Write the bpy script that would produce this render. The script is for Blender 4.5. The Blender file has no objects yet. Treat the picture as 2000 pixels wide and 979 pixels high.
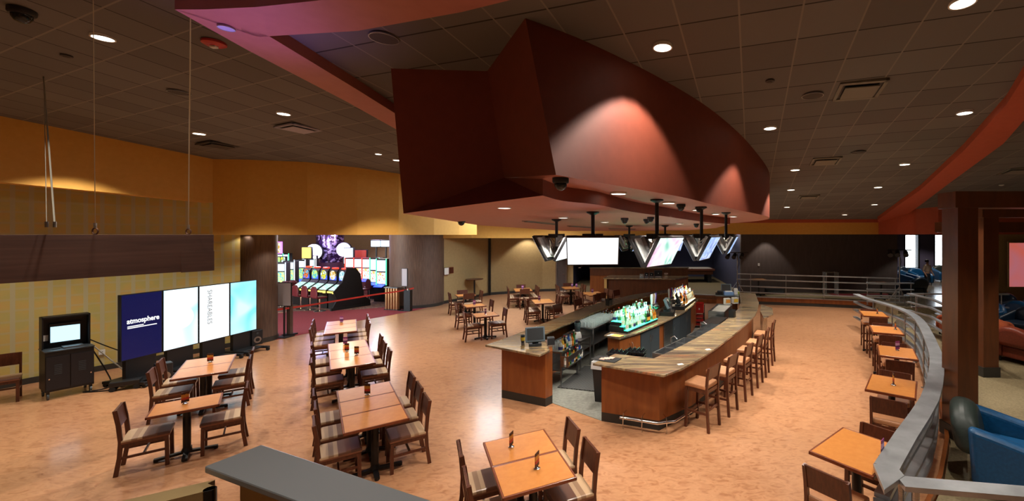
import bpy, math, random
from mathutils import Vector, Matrix
random.seed(7)
R = math.radians
# ---------------------------------------------------------------- camera, world, exposure
F, CX, CY, H = 820.0, 1240.0, 458.0, 3.3
scene = bpy.context.scene
cam = bpy.data.cameras.new('camera'); camo = bpy.data.objects.new('camera', cam)
scene.collection.objects.link(camo); scene.camera = camo
camo.location = (0, 0, H); camo.rotation_euler = (R(90), 0, 0)
cam.sensor_fit = 'HORIZONTAL'; cam.sensor_width = 36; cam.lens = F/2000*36
cam.shift_x = (1000-CX)/2000; cam.shift_y = (CY-489.5)/2000
cam.clip_start = .05; cam.clip_end = 200
scene.view_settings.view_transform = 'Standard'; scene.view_settings.look = 'None'
scene.view_settings.gamma = 1; scene.view_settings.use_curve_mapping = False
scene.view_settings.exposure = 0.62
W = bpy.data.worlds.new('world'); scene.world = W; W.use_nodes = True
W.node_tree.nodes['Background'].inputs[0].default_value = (.80, .90, 1, 1)
W.node_tree.nodes['Background'].inputs[1].default_value = 7.0
P_CEIL = 270      # watts of a downlight in the tile ceiling
P_SOFF = 150       # watts of a downlight in the hanging bulkhead
WARM = (1, .91, .80)
C = scene.collection

# ---------------------------------------------------------------- helpers
def fl(px, py, z=0.0):
    Y = F*(H-z)/(py-CY); return Vector(((px-CX)/F*Y, Y, z))
def cel(px, py, a=2.68, b=.107):
    Y = a/((CY-py)/F+b); return Vector(((px-CX)/F*Y, Y, H+a-b*Y))
def zc(x, y, a=2.68): return H+a-.107*y
def zlow(x, y): return H+.50-.022*y     # underside of the low tier of the bulkhead
def zup(x, y): return H+.68-.024*y                        # underside of its upper tier

class MB:
    def __init__(s): s.v = []; s.f = []; s.m = []; s.mi = 0
    def add(s, vs, fs):
        n = len(s.v); s.v += [tuple(v) for v in vs]
        for f in fs: s.f.append([i+n for i in f]); s.m.append(s.mi)
        return s
    def box(s, x0, x1, y0, y1, z0, z1, M=None):
        vs = [Vector(p) for p in ((x0,y0,z0),(x1,y0,z0),(x1,y1,z0),(x0,y1,z0),(x0,y0,z1),(x1,y0,z1),(x1,y1,z1),(x0,y1,z1))]
        if M: vs = [M@v for v in vs]
        return s.add(vs, [(0,3,2,1),(4,5,6,7),(0,1,5,4),(1,2,6,5),(2,3,7,6),(3,0,4,7)])
    def bar(s, p, q, w, h, up=(0,0,1)):
        p = Vector(p); q = Vector(q); d = (q-p).normalized(); u = Vector(up)
        a = d.cross(u)
        if a.length < 1e-4: a = d.cross(Vector((1,0,0)))
        a.normalize(); b = a.cross(d).normalized()
        vs = [c+a*x*w/2+b*y*h/2 for c in (p, q) for x, y in ((-1,-1),(1,-1),(1,1),(-1,1))]
        return s.add(vs, [(0,1,2,3),(7,6,5,4),(0,4,5,1),(1,5,6,2),(2,6,7,3),(3,7,4,0)])
    def prism(s, poly, z0, z1):
        f0 = z0 if callable(z0) else (lambda x, y: z0); f1 = z1 if callable(z1) else (lambda x, y: z1)
        n = len(poly); ar = sum(poly[i][0]*poly[(i+1)%n][1]-poly[(i+1)%n][0]*poly[i][1] for i in range(n))
        if ar < 0: poly = poly[::-1]
        vs = [(x, y, f0(x, y)) for x, y in poly]+[(x, y, f1(x, y)) for x, y in poly]
        return s.add(vs, [tuple(range(n))[::-1], tuple(range(n, 2*n))]+[(i,(i+1)%n,(i+1)%n+n,i+n) for i in range(n)])
    def cyl(s, p, q, r0, r1=None, seg=12, caps=True):
        r1 = r0 if r1 is None else r1
        p = Vector(p); q = Vector(q); d = (q-p).normalized()
        a = d.orthogonal().normalized(); b = d.cross(a)
        vs = [c+(a*math.cos(t*2*math.pi/seg)+b*math.sin(t*2*math.pi/seg))*r for c, r in ((p, r0),(q, r1)) for t in range(seg)]
        fs = [(i,(i+1)%seg,(i+1)%seg+seg,i+seg) for i in range(seg)]
        if caps: fs += [tuple(range(seg))[::-1], tuple(range(seg, 2*seg))]
        return s.add(vs, fs)
    def tube(s, pts, r, seg=8):
        pts = [Vector(p) for p in pts]; n = len(pts); vs = []
        pa = None
        for i, p in enumerate(pts):
            d = (pts[min(i+1, n-1)]-pts[max(i-1, 0)]).normalized()
            a = d.orthogonal().normalized() if pa is None else (pa-d*pa.dot(d)).normalized()
            pa = a; b = d.cross(a)
            vs += [p+(a*math.cos(t*2*math.pi/seg)+b*math.sin(t*2*math.pi/seg))*r for t in range(seg)]
        fs = [(k*seg+i, k*seg+(i+1)%seg, (k+1)*seg+(i+1)%seg, (k+1)*seg+i) for k in range(n-1) for i in range(seg)]
        fs += [tuple(range(seg))[::-1], tuple(range((n-1)*seg, n*seg))]
        return s.add(vs, fs)
    def lathe(s, prof, c=(0,0,0), seg=16, closed=False):
        if closed: prof = list(prof)+[prof[0]]
        vs = [(c[0]+r*math.cos(t*2*math.pi/seg), c[1]+r*math.sin(t*2*math.pi/seg), c[2]+z) for r, z in prof for t in range(seg)]
        n = len(prof)
        fs = [(k*seg+i, k*seg+(i+1)%seg, (k+1)*seg+(i+1)%seg, (k+1)*seg+i) for k in range(n-1) for i in range(seg)]
        if not closed: fs += [tuple(range(seg))[::-1], tuple(range((n-1)*seg, n*seg))]
        return s.add(vs, fs)
    def quad(s, ps, t=0.0):
        ps = [Vector(p) for p in ps]; n = len(ps)
        if t == 0: return s.add(ps, [tuple(range(n))])
        nn = (ps[1]-ps[0]).cross(ps[2]-ps[0]).normalized()*t
        vs = ps+[p-nn for p in ps]
        return s.add(vs, [tuple(range(n)), tuple(range(n, 2*n))[::-1]]+[(i, i+n, (i+1)%n+n, (i+1)%n) for i in range(n)])
    def strip(s, pts, w, h, side=1):
        """flat bar following a 3D polyline; the bar lies to one side (side=+1 right of travel), w wide, h thick"""
        pts = [Vector(p) for p in pts]; n = len(pts); vs = []
        for i, p in enumerate(pts):
            d = (pts[min(i+1, n-1)]-pts[max(i-1, 0)]); d.z = 0; d.normalize()
            a = Vector((d.y, -d.x, 0))*side
            for q in (p, p+a*w, p+a*w-Vector((0,0,h)), p-Vector((0,0,h))): vs.append(q)
        fs = [(k*4+i, k*4+(i+1)%4, (k+1)*4+(i+1)%4, (k+1)*4+i) for k in range(n-1) for i in range(4)]
        fs += [(0,3,2,1), tuple(range((n-1)*4, n*4))]
        return s.add(vs, fs)
    def build(s, name, mats, parent=None, bevel=0, smooth=False, loc=None, rz=0, seg=2):
        me = bpy.data.meshes.new(name); me.from_pydata(s.v, [], s.f)
        if not isinstance(mats, (list, tuple)): mats = [mats]
        for m in mats: me.materials.append(m)
        me.polygons.foreach_set('material_index', s.m)
        if smooth:
            me.polygons.foreach_set('use_smooth', [True]*len(s.f))
        me.update()
        import bmesh
        bm = bmesh.new(); bm.from_mesh(me); bmesh.ops.recalc_face_normals(bm, faces=bm.faces); bm.to_mesh(me); bm.free()
        if smooth:
            try: me.set_sharp_from_angle(angle=R(40))
            except Exception: pass
        o = bpy.data.objects.new(name, me); C.objects.link(o)
        if parent: o.parent = parent
        if loc is not None: o.location = loc
        o.rotation_euler.z = rz
        if bevel:
            b = o.modifiers.new('bevel', 'BEVEL'); b.width = bevel; b.segments = seg; b.limit_method = 'ANGLE'
        return o

def tag(o, label=None, cat=None, group=None, kind=None):
    if label: o['label'] = label
    if cat: o['category'] = cat
    if group: o['group'] = group
    if kind: o['kind'] = kind
    return o
def empty(name, loc=(0,0,0), rz=0, label=None, cat=None, group=None):
    o = bpy.data.objects.new(name, None); C.objects.link(o); o.empty_display_size = .1
    o.location = loc; o.rotation_euler.z = rz
    return tag(o, label, cat, group)
def copy_tree(o, parent=None):
    c = o.copy(); C.objects.link(c)
    if parent is not None: c.parent = parent
    for ch in [x for x in KIDS.get(o.name, [])] or [x for x in bpy.data.objects if x.parent == o]:
        copy_tree(ch, c)
    return c
KIDS = {}
def remember(o):
    ch = [x for x in bpy.data.objects if x.parent == o]; KIDS[o.name] = ch
    for x in ch: remember(x)
class Proto:
    """hands out the first instance itself, then copies"""
    def __init__(s, root): s.root = root; s.used = False; remember(root)
    def put(s, loc, rz, label, group=None, cat=None, scale=None):
        o = s.root if not s.used else copy_tree(s.root); s.used = True
        o.location = loc; o.rotation_euler = (0, 0, rz)
        if scale: o.scale = scale
        o['label'] = label
        if group: o['group'] = group
        elif 'group' in o: del o['group']
        if cat: o['category'] = cat
        return o

# ---------------------------------------------------------------- materials
def lin(c):
    return tuple(((x/255)/12.92 if x/255 <= .04045 else ((x/255+.055)/1.055)**2.4) for x in c)+(1,)
def mat(name, col, rough=.5, metal=0, emit=0, ecol=None, coat=0, spec=.5, trans=0, alpha=1):
    m = bpy.data.materials.new(name); m.use_nodes = True
    b = m.node_tree.nodes['Principled BSDF']
    b.inputs['Base Color'].default_value = lin(col); b.inputs['Roughness'].default_value = rough
    b.inputs['Metallic'].default_value = metal; b.inputs['Specular IOR Level'].default_value = spec
    b.inputs['Coat Weight'].default_value = coat; b.inputs['Coat Roughness'].default_value = .12
    if trans: b.inputs['Transmission Weight'].default_value = trans
    if alpha < 1: b.inputs['Alpha'].default_value = alpha
    if emit:
        b.inputs['Emission Color'].default_value = lin(ecol or col); b.inputs['Emission Strength'].default_value = emit
    return m
def nodes(m): return m.node_tree.nodes, m.node_tree.links, m.node_tree.nodes['Principled BSDF']
def N(nt, t, **kw):
    n = nt.new(t)
    for k, v in kw.items(): setattr(n, k, v)
    return n
def ramp(nt, stops, interp='LINEAR'):
    n = nt.new('ShaderNodeValToRGB'); n.color_ramp.interpolation = interp
    e = n.color_ramp.elements
    while len(e) > 1: e.remove(e[-1])
    e[0].position = stops[0][0]; e[0].color = lin(stops[0][1])
    for p, c in stops[1:]:
        x = e.new(p); x.color = lin(c)
    return n
def noisy(name, stops, scale=(5,5,5), detail=6, rough=.5, metal=0, coat=0, bump=0, nscale=1, dist=0, rvar=0, spec=.5, rotz=0):
    m = mat(name, stops[0][1], rough, metal, coat=coat, spec=spec); nt, lk, b = nodes(m)
    tc = nt.new('ShaderNodeTexCoord'); mp = nt.new('ShaderNodeMapping'); mp.inputs['Scale'].default_value = scale
    mp.inputs['Rotation'].default_value = (0,0,rotz)
    no = nt.new('ShaderNodeTexNoise'); no.inputs['Scale'].default_value = nscale; no.inputs['Detail'].default_value = detail
    no.inputs['Distortion'].default_value = dist
    cr = ramp(nt, stops)
    lk.new(tc.outputs['Object'], mp.inputs[0]); lk.new(mp.outputs[0], no.inputs['Vector'])
    lk.new(no.outputs['Fac'], cr.inputs[0]); lk.new(cr.outputs[0], b.inputs['Base Color'])
    if bump:
        bp = nt.new('ShaderNodeBump'); bp.inputs['Strength'].default_value = bump; bp.inputs['Distance'].default_value = .01
        lk.new(no.outputs['Fac'], bp.inputs['Height']); lk.new(bp.outputs[0], b.inputs['Normal'])
    if rvar:
        mr = nt.new('ShaderNodeMapRange'); mr.inputs['To Min'].default_value = rough-rvar; mr.inputs['To Max'].default_value = rough+rvar
        lk.new(no.outputs['Fac'], mr.inputs['Value']); lk.new(mr.outputs[0], b.inputs['Roughness'])
    return m
def math_node(nt, lk, op, a, b=None):
    n = nt.new('ShaderNodeMath'); n.operation = op
    for i, x in enumerate((a, b)):
        if x is None: continue
        if isinstance(x, (int, float)): n.inputs[i].default_value = x
        else: lk.new(x, n.inputs[i])
    return n.outputs[0]
def ceiling_mat(name, org, ang, tile=.61):
    m = mat(name, (70,64,58), .9, spec=.2); nt, lk, b = nodes(m)
    tc = nt.new('ShaderNodeTexCoord'); sep = nt.new('ShaderNodeSeparateXYZ'); lk.new(tc.outputs['Object'], sep.inputs[0])
    x = math_node(nt, lk, 'SUBTRACT', sep.outputs[0], org[0]); y = math_node(nt, lk, 'SUBTRACT', sep.outputs[1], org[1])
    c, s = math.cos(ang)/tile, math.sin(ang)/tile
    u = math_node(nt, lk, 'ADD', math_node(nt, lk, 'MULTIPLY', x, c), math_node(nt, lk, 'MULTIPLY', y, s))
    v = math_node(nt, lk, 'SUBTRACT', math_node(nt, lk, 'MULTIPLY', y, c), math_node(nt, lk, 'MULTIPLY', x, s))
    def dist(w):   # distance to the nearest integer line
        return math_node(nt, lk, 'ABSOLUTE', math_node(nt, lk, 'SUBTRACT', math_node(nt, lk, 'FRACT', math_node(nt, lk, 'ADD', w, .5)), .5))
    lu = math_node(nt, lk, 'LESS_THAN', dist(u), .016); lv = math_node(nt, lk, 'LESS_THAN', dist(v), .016)
    cell = nt.new('ShaderNodeCombineXYZ'); lk.new(math_node(nt, lk, 'ROUND', math_node(nt, lk, 'SUBTRACT', u, .5)), cell.inputs[0])
    lk.new(math_node(nt, lk, 'ROUND', math_node(nt, lk, 'SUBTRACT', v, .5)), cell.inputs[1])
    wn = nt.new('ShaderNodeTexWhiteNoise'); wn.noise_dimensions = '2D'; lk.new(cell.outputs[0], wn.inputs[0])
    tl = ramp(nt, [(0,(98,95,92)),(1,(110,107,103))]); lk.new(wn.outputs[0], tl.inputs[0])
    fine = nt.new('ShaderNodeTexNoise'); fine.inputs['Scale'].default_value = 60; lk.new(tc.outputs['Object'], fine.inputs['Vector'])
    def mix(f, a, bb):
        n = nt.new('ShaderNodeMix'); n.data_type = 'RGBA'; lk.new(f, n.inputs[0])
        for i, q in ((6, a), (7, bb)):
            if isinstance(q, tuple): n.inputs[i].default_value = q
            else: lk.new(q, n.inputs[i])
        return n.outputs[2]
    c1 = mix(lv, tl.outputs[0], lin((54,52,49))); c2 = mix(lu, c1, lin((126,121,113)))
    lk.new(c2, b.inputs['Base Color'])
    bp = nt.new('ShaderNodeBump'); bp.inputs['Strength'].default_value = .25; lk.new(fine.outputs['Fac'], bp.inputs['Height']); lk.new(bp.outputs[0], b.inputs['Normal'])
    return m
def wood(name, a, b_, rough=.4, scale=(3,3,.4), coat=.15, ns=3):
    return noisy(name, [(.3, a), (.7, b_)], scale=scale, nscale=ns, detail=5, rough=rough, coat=coat, dist=.4)

M = {}
M['floor'] = noisy('marmoleum', [(.28,(160,106,70)),(.45,(184,132,94)),(.6,(196,144,104)),(.75,(174,118,80))], scale=(2.4,4.8,1), nscale=2.4, detail=10, rough=.30, coat=.25, dist=1.2, rvar=.05, rotz=.5)
M['carpet_red'] = noisy('red carpet', [(.35,(120,34,44)),(.65,(150,50,58))], nscale=9, rough=.95, bump=.3)
M['carpet_casino'] = noisy('patterned carpet', [(.40,(70,34,42)),(.47,(170,140,110)),(.52,(60,44,70)),(.6,(150,96,70)),(.7,(50,30,40))], scale=(1,2.6,1), nscale=2.4, detail=2, rough=.95, dist=2)
M['carpet_tan'] = noisy('tan carpet', [(.35,(118,104,74)),(.65,(140,124,92))], nscale=7, rough=.75, bump=.15)
M['bar_floor'] = noisy('grey quarry floor', [(.35,(128,130,122)),(.65,(150,152,142))], nscale=3, rough=.45)
M['ceil_r'] = ceiling_mat('ceiling tiles', (1.059,4.258), R(-15.5))
M['ceil_l'] = ceiling_mat('ceiling tiles left', (-7.088,4.612), R(69.9))
M['yellow'] = noisy('mustard paint', [(.3,(198,146,62)),(.7,(204,152,68))], nscale=2, rough=.75)
M['tanpaint'] = noisy('tan paint', [(.3,(168,142,96)),(.7,(176,150,102))], nscale=2, rough=.75)
M['rust'] = noisy('rust paint', [(.3,(112,50,32)),(.7,(118,54,35))], nscale=1.5, rough=.62)
M['salmon'] = noisy('salmon paint', [(.3,(166,104,92)),(.7,(172,110,98))], nscale=1.5, rough=.6)
M['brick_red'] = noisy('brick paint', [(.3,(166,72,44)),(.7,(174,78,48))], nscale=2, rough=.7)
M['darkwall'] = noisy('charcoal vinyl', [(.3,(78,66,62)),(.7,(86,74,70))], scale=(1,1,.2), nscale=9, rough=.8)
M['bluewall'] = mat('slate blue paint', (64,66,92), .8)
M['purplewall'] = mat('dusk purple paint', (96,88,112), .8)
M['tealwall'] = mat('teal paint', (70,98,104), .8)
M['column'] = wood('woven wood cladding', (84,64,54), (112,88,72), rough=.6, scale=(14,14,.8), coat=0)
M['plinth'] = mat('dark vinyl base', (48,44,38), .6)
M['beamwood'] = wood('dark beam wood', (74,50,42), (98,70,58), rough=.55, scale=(.5,.5,9), coat=0, ns=2)
M['chairwood'] = wood('dark cherry wood', (70,34,20), (98,50,30), rough=.35, scale=(12,12,2))
M['barwood'] = wood('cherry panel', (126,66,26), (150,84,36), rough=.35, scale=(3,3,.5))
M['barwood_dark'] = wood('dark cherry panel', (82,42,18), (102,54,24), rough=.4, scale=(3,3,.5))
M['laminate'] = noisy('orange laminate', [(.3,(200,126,58)),(.7,(210,138,70))], nscale=3, rough=.32, coat=.1)
M['edge'] = wood('bullnose edge', (112,54,28), (134,68,38), rough=.3, scale=(6,6,6))
M['black'] = mat('black metal', (16,16,18), .45)
M['blackplastic'] = mat('black plastic', (22,22,25), .5)
M['screenback'] = noisy('grey tv back', [(.3,(168,172,172)),(.7,(196,200,200))], nscale=5, rough=.5)
M['steel'] = noisy('brushed steel', [(.3,(150,152,154)),(.7,(182,184,186))], scale=(1,1,30), nscale=2, rough=.33, metal=1)
M['railsteel'] = noisy('rail steel', [(.3,(150,152,154)),(.7,(178,181,184))], scale=(2,2,2), nscale=2, rough=.38, metal=.7, detail=8)
M['darksteel'] = mat('grey steel', (84,90,94), .4, metal=.7)
M['chrome'] = mat('chrome', (215,215,218), .15, metal=1)
M['white'] = mat('white plastic', (215,215,210), .5)
M['paper'] = mat('paper', (232,228,218), .7)
M['greyplastic'] = mat('blue grey plastic', (96,116,128), .5)
M['greydark'] = mat('dark grey plastic', (52,60,66), .5)
M['lcdoff'] = mat('dark display', (62,68,70), .2)
M['red'] = mat('red enamel', (176,24,16), .35, coat=.3)
M['belt'] = mat('red belt', (206,52,34), .6)
M['brass'] = mat('champagne metal', (176,138,98), .28, metal=.9)
M['blueleather'] = noisy('blue leather', [(.3,(10,66,108)),(.7,(14,80,126))], nscale=6, rough=.38, coat=.1)
M['greenleather'] = noisy('dark green leather', [(.3,(32,42,38)),(.7,(42,52,48))], nscale=6, rough=.45)
M['brownleather'] = noisy('brown leather', [(.3,(112,44,26)),(.7,(132,56,34))], nscale=6, rough=.4)
M['orangefabric'] = noisy('orange patterned fabric', [(.42,(120,40,26)),(.5,(210,110,50)),(.58,(150,60,30))], nscale=22, rough=.9, detail=1)
M['redvinyl'] = mat('maroon vinyl', (108,22,34), .45)
M['rubber'] = mat('black rubber', (14,14,14), .7)
M['glass'] = mat('clear glass', (225,240,240), .06, alpha=.42, coat=.5)
M['acrylic'] = mat('clear acrylic', (230,238,240), .05, alpha=.25)
M['bagplastic'] = mat('clear bin liner', (220,222,222), .3, alpha=.8)
M['smoke'] = mat('red alarm plastic', (170,36,20), .45)
M['cable'] = mat('steel cable', (170,165,150), .4, metal=.6)
M['ringbrown'] = mat('rusted shackle', (92,60,44), .5, metal=.5)
M['cream'] = mat('cream cord', (205,200,185), .5)
M['purplecover'] = mat('purple card', (120,50,120), .5)

def granite():
    m = mat('granite', (110,96,78), .14, coat=.3); nt, lk, b = nodes(m)
    tc = nt.new('ShaderNodeTexCoord'); mp = nt.new('ShaderNodeMapping')
    mp.inputs['Rotation'].default_value = (0,0,R(-32)); mp.inputs['Scale'].default_value = (.55,3.6,1)
    no = nt.new('ShaderNodeTexNoise'); no.inputs['Scale'].default_value = 1.5; no.inputs['Detail'].default_value = 7; no.inputs['Distortion'].default_value = .8
    cr = ramp(nt, [(.22,(62,56,50)),(.38,(104,92,78)),(.47,(128,112,88)),(.54,(160,136,100)),(.6,(110,98,82)),(.7,(170,112,76)),(.8,(88,78,68))])
    lk.new(tc.outputs['Object'], mp.inputs[0]); lk.new(mp.outputs[0], no.inputs['Vector']); lk.new(no.outputs['Fac'], cr.inputs[0]); lk.new(cr.outputs[0], b.inputs['Base Color'])
    return m
M['granite'] = granite()
def wallpaper():
    m = mat('wallpaper', (178,164,100), .75); nt, lk, b = nodes(m)
    tc = nt.new('ShaderNodeTexCoord'); sep = nt.new('ShaderNodeSeparateXYZ'); lk.new(tc.outputs['Object'], sep.inputs[0])
    w = math_node(nt, lk, 'FRACT', math_node(nt, lk, 'MULTIPLY', sep.outputs[1], 4.6))
    st = math_node(nt, lk, 'LESS_THAN', w, .72)
    row = math_node(nt, lk, 'FRACT', math_node(nt, lk, 'MULTIPLY', sep.outputs[2], 4.2))
    rs = math_node(nt, lk, 'LESS_THAN', row, .80)
    vo = nt.new('ShaderNodeTexNoise'); vo.inputs['Scale'].default_value = 3; lk.new(tc.outputs['Object'], vo.inputs['Vector'])
    cr = ramp(nt, [(.35,(186,170,98)),(.5,(196,170,92)),(.65,(202,166,92))]); lk.new(vo.outputs['Fac'], cr.inputs[0])
    f = math_node(nt, lk, 'MULTIPLY', st, math_node(nt, lk, 'ADD', math_node(nt, lk, 'MULTIPLY', rs, .5), .5))
    n = nt.new('ShaderNodeMix'); n.data_type = 'RGBA'; lk.new(f, n.inputs[0]); n.inputs[6].default_value = lin((186,174,130)); lk.new(cr.outputs[0], n.inputs[7])
    lk.new(n.outputs[2], b.inputs['Base Color']); return m
M['wallpaper'] = wallpaper()
def seat_mat():
    m = mat('striped seat', (120,78,54), .5, coat=.1); nt, lk, b = nodes(m)
    tc = nt.new('ShaderNodeTexCoord'); sep = nt.new('ShaderNodeSeparateXYZ'); lk.new(tc.outputs['Object'], sep.inputs[0])
    mr = nt.new('ShaderNodeMapRange'); mr.inputs['From Min'].default_value = -.23; mr.inputs['From Max'].default_value = .23
    lk.new(sep.outputs[0], mr.inputs['Value'])
    cr = ramp(nt, [(0,(190,158,122)),(.22,(150,116,86)),(.34,(182,150,116)),(.44,(104,64,42)),(.74,(84,50,34))], 'CONSTANT')
    lk.new(mr.outputs[0], cr.inputs[0])
    # the cushion's sides are plain brown
    zz = math_node(nt, lk, 'LESS_THAN', sep.outputs[2], .452)
    n = nt.new('ShaderNodeMix'); n.data_type = 'RGBA'; lk.new(zz, n.inputs[0]); lk.new(cr.outputs[0], n.inputs[6]); n.inputs[7].default_value = lin((124,78,54))
    lk.new(n.outputs[2], b.inputs['Base Color']); return m
M['seat'] = seat_mat()
M['stoolseat'] = noisy('tan stool vinyl', [(.3,(176,122,84)),(.7,(188,134,94))], nscale=4, rough=.42, coat=.1)
def glow(name, c, s, cols=None, scale=3, detail=1):
    m = mat(name, (10,10,10), .25); nt, lk, b = nodes(m)
    b.inputs['Emission Strength'].default_value = s
    if cols:
        tc = nt.new('ShaderNodeTexCoord'); no = nt.new('ShaderNodeTexNoise'); no.inputs['Scale'].default_value = scale; no.inputs['Detail'].default_value = detail
        no.inputs['Distortion'].default_value = .6
        cr = ramp(nt, cols); lk.new(tc.outputs['Object'], no.inputs['Vector']); lk.new(no.outputs['Fac'], cr.inputs[0]); lk.new(cr.outputs[0], b.inputs['Emission Color'])
    else: b.inputs['Emission Color'].default_value = lin(c)
    return m
M['lamp'] = glow('lit lens', (255,244,225), 5)
M['scr_navy'] = glow('navy screen', (12,22,86), .45)
M['scr_blue'] = glow('pale blue screen', 0, 1.0, [(.3,(245,255,255)),(.5,(214,244,255)),(.7,(110,200,245))], .9)
M['scr_white'] = glow('white screen', (236,248,255), 1.1)
M['scr_cyan'] = glow('cyan screen', 0, .9, [(.35,(200,240,255)),(.6,(120,215,235)),(.7,(140,240,235))], 1.2)
M['scr_pc'] = glow('monitor image', (190,236,255), 1.0)
M['scr_tv1'] = glow('tv white picture', 0, 1.0, [(.3,(255,255,255)),(.62,(246,250,255)),(.72,(205,232,248))], 1.5)
M['scr_tv2'] = glow('tv pastel picture', 0, .75, [(.34,(245,190,225)),(.44,(235,240,245)),(.52,(225,250,245)),(.58,(130,215,195)),(.64,(215,240,250)),(.75,(190,225,245))], 2.4, 2)
M['scr_tv3'] = glow('tv blue picture', 0, .7, [(.36,(150,190,250)),(.46,(215,235,255)),(.53,(120,150,230)),(.6,(190,225,250)),(.7,(240,245,255))], 3.5, 2)
M['led_green'] = glow('green lit step', (40,235,165), 6)
M['led_white'] = glow('warm lit step', (255,232,180), 6)
M['pink_screen'] = glow('pink projection', 0, .42, [(.35,(225,110,96)),(.65,(205,120,130))], .8)
M['slot_white'] = glow('slot white', (215,235,255), 1.3)
M['slot_mix'] = glow('slot artwork', 0, 1.1, [(.36,(255,180,90)),(.44,(250,250,250)),(.52,(120,190,255)),(.58,(255,255,255)),(.66,(255,120,90))], 9)
M['slot_blue'] = glow('slot blue', (60,90,255), 1.3)
M['slot_gold'] = glow('slot gold', (250,220,110), 1.2)
M['slot_green'] = glow('slot green', (90,240,170), 1.3)
M['slot_red'] = glow('slot red', (255,60,40), 1.6)
M['slot_purple'] = glow('slot purple', (170,90,255), 3.0)
M['slot_halo'] = glow('slot halo white', (235,222,255), 3.0)
def sparkle():
    m = mat('mosaic', (50,30,60), .2, metal=.6); nt, lk, b = nodes(m)
    tc = nt.new('ShaderNodeTexCoord'); vo = nt.new('ShaderNodeTexVoronoi'); vo.inputs['Scale'].default_value = 9
    cr = ramp(nt, [(.2,(40,24,46)),(.55,(70,46,90)),(.8,(190,170,210))]); lk.new(tc.outputs['Object'], vo.inputs['Vector']); lk.new(vo.outputs['Color'], cr.inputs[0]); lk.new(cr.outputs[0], b.inputs['Base Color'])
    return m
M['mosaic'] = sparkle()
def mat_grid():
    m = mat('drain mat', (40,42,44), .7); nt, lk, b = nodes(m)
    tc = nt.new('ShaderNodeTexCoord'); vo = nt.new('ShaderNodeTexChecker'); vo.inputs['Scale'].default_value = 28
    vo.inputs[1].default_value = lin((44,46,48)); vo.inputs[2].default_value = lin((92,94,92))
    lk.new(tc.outputs['Object'], vo.inputs['Vector']); lk.new(vo.outputs[0], b.inputs['Base Color']); return m
M['drainmat'] = mat_grid()

# ---------------------------------------------------------------- the setting
def struct(name, mb, m, **k): return tag(mb.build(name, m, **k), kind='structure')
def poly_wall(pts, z0, z1, t=.15, mb=None):
    """wall following an XY polyline, thickness t to the left of travel"""
    mb = mb or MB(); f0 = z0 if callable(z0) else (lambda x, y: z0); f1 = z1 if callable(z1) else (lambda x, y: z1)
    off = []
    n = len(pts)
    for i in range(n):
        a = Vector(pts[max(i-1,0)]); b = Vector(pts[min(i+1,n-1)]); d = (b-a).normalized()
        off.append((pts[i][0]-d.y*t, pts[i][1]+d.x*t))
    for i in range(n-1):
        q = [pts[i], pts[i+1], off[i+1], off[i]]
        vs = [(x,y,f0(x,y)) for x,y in q]+[(x,y,f1(x,y)) for x,y in q]
        mb.add(vs, [(3,2,1,0),(4,5,6,7),(0,1,5,4),(1,2,6,5),(2,3,7,6),(3,0,4,7)])
    return mb
def xy(v): return (v.x, v.y)

struct('floor', MB().prism([(-26,-4.2),(26.2,-4.2),(26.2,34),(-26,34)], -.1, 0), M['floor'])
red = [xy(fl(*p)) for p in ((537,664.5),(622.7,647),(689,628.6),(768.8,615),(808.7,607),(850,598))]
struct('floor', MB().prism(red+[(-8.6,21.5),(-13,20.2),(-16,16)], 0, .006), M['carpet_red'])
struct('floor', MB().prism([(-8.6,20.6),(-12.4,18.3),(-14.5,18.0),(-22,15.0),(-22,33),(-8.6,33)], 0, .01), M['carpet_casino'])
# ceilings follow two planes; the left one sits higher
SL = [(-4.33,3.95),(-4.29,4.66),(-4.12,6.0),(-4.04,7.13),(-3.75,10),(-3.5,13.5)]
SR = [(-3.95,4.2),(-3.82,4.385),(-3.72,5.6),(-3.67,6.41),(-3.3,10),(-3.0,13.5)]
ZH = lambda x, y: H+3.22-.107*y
mb = MB()
mb.prism([(-16,-4),(-4.33,-4),(-4.33,3.95)]+SL[1:]+[(-5,16),(-16,16)], ZH, lambda x, y: ZH(x,y)+.1)
mb.prism([(-4.33,-4),(26,-4),(26,2.2),(1,2.6),(0,3.3),(-1.11,3.81),(-2.83,4.29),(-3.82,4.385),(-4.33,3.95)], ZH, lambda x, y: ZH(x,y)+.1)
struct('ceiling', mb, M['ceil_l'])
mb = MB()
mb.prism([(-3.9,4.3),(-2.83,4.2),(-1.11,3.7),(0,3.2),(1,2.5),(1.6,1.4),(26,1.4),(26,19),(11.5,19),(-3.2,19),(-3.2,13.5),(-3.5,8)], lambda x, y: zc(x,y), lambda x, y: zc(x,y)+.1)
struct('ceiling', mb, M['ceil_r'])
# low ceilings of the rooms beyond the headers
struct('ceiling', MB().box(-24,-4,20.2,34,3.75,3.85), M['ceil_l'])
struct('ceiling', MB().box(-24,-7.2,12.9,20.2,3.75,3.85).box(-8,26,18.9,34,3.95,4.05), M['darkwall'])
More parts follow.
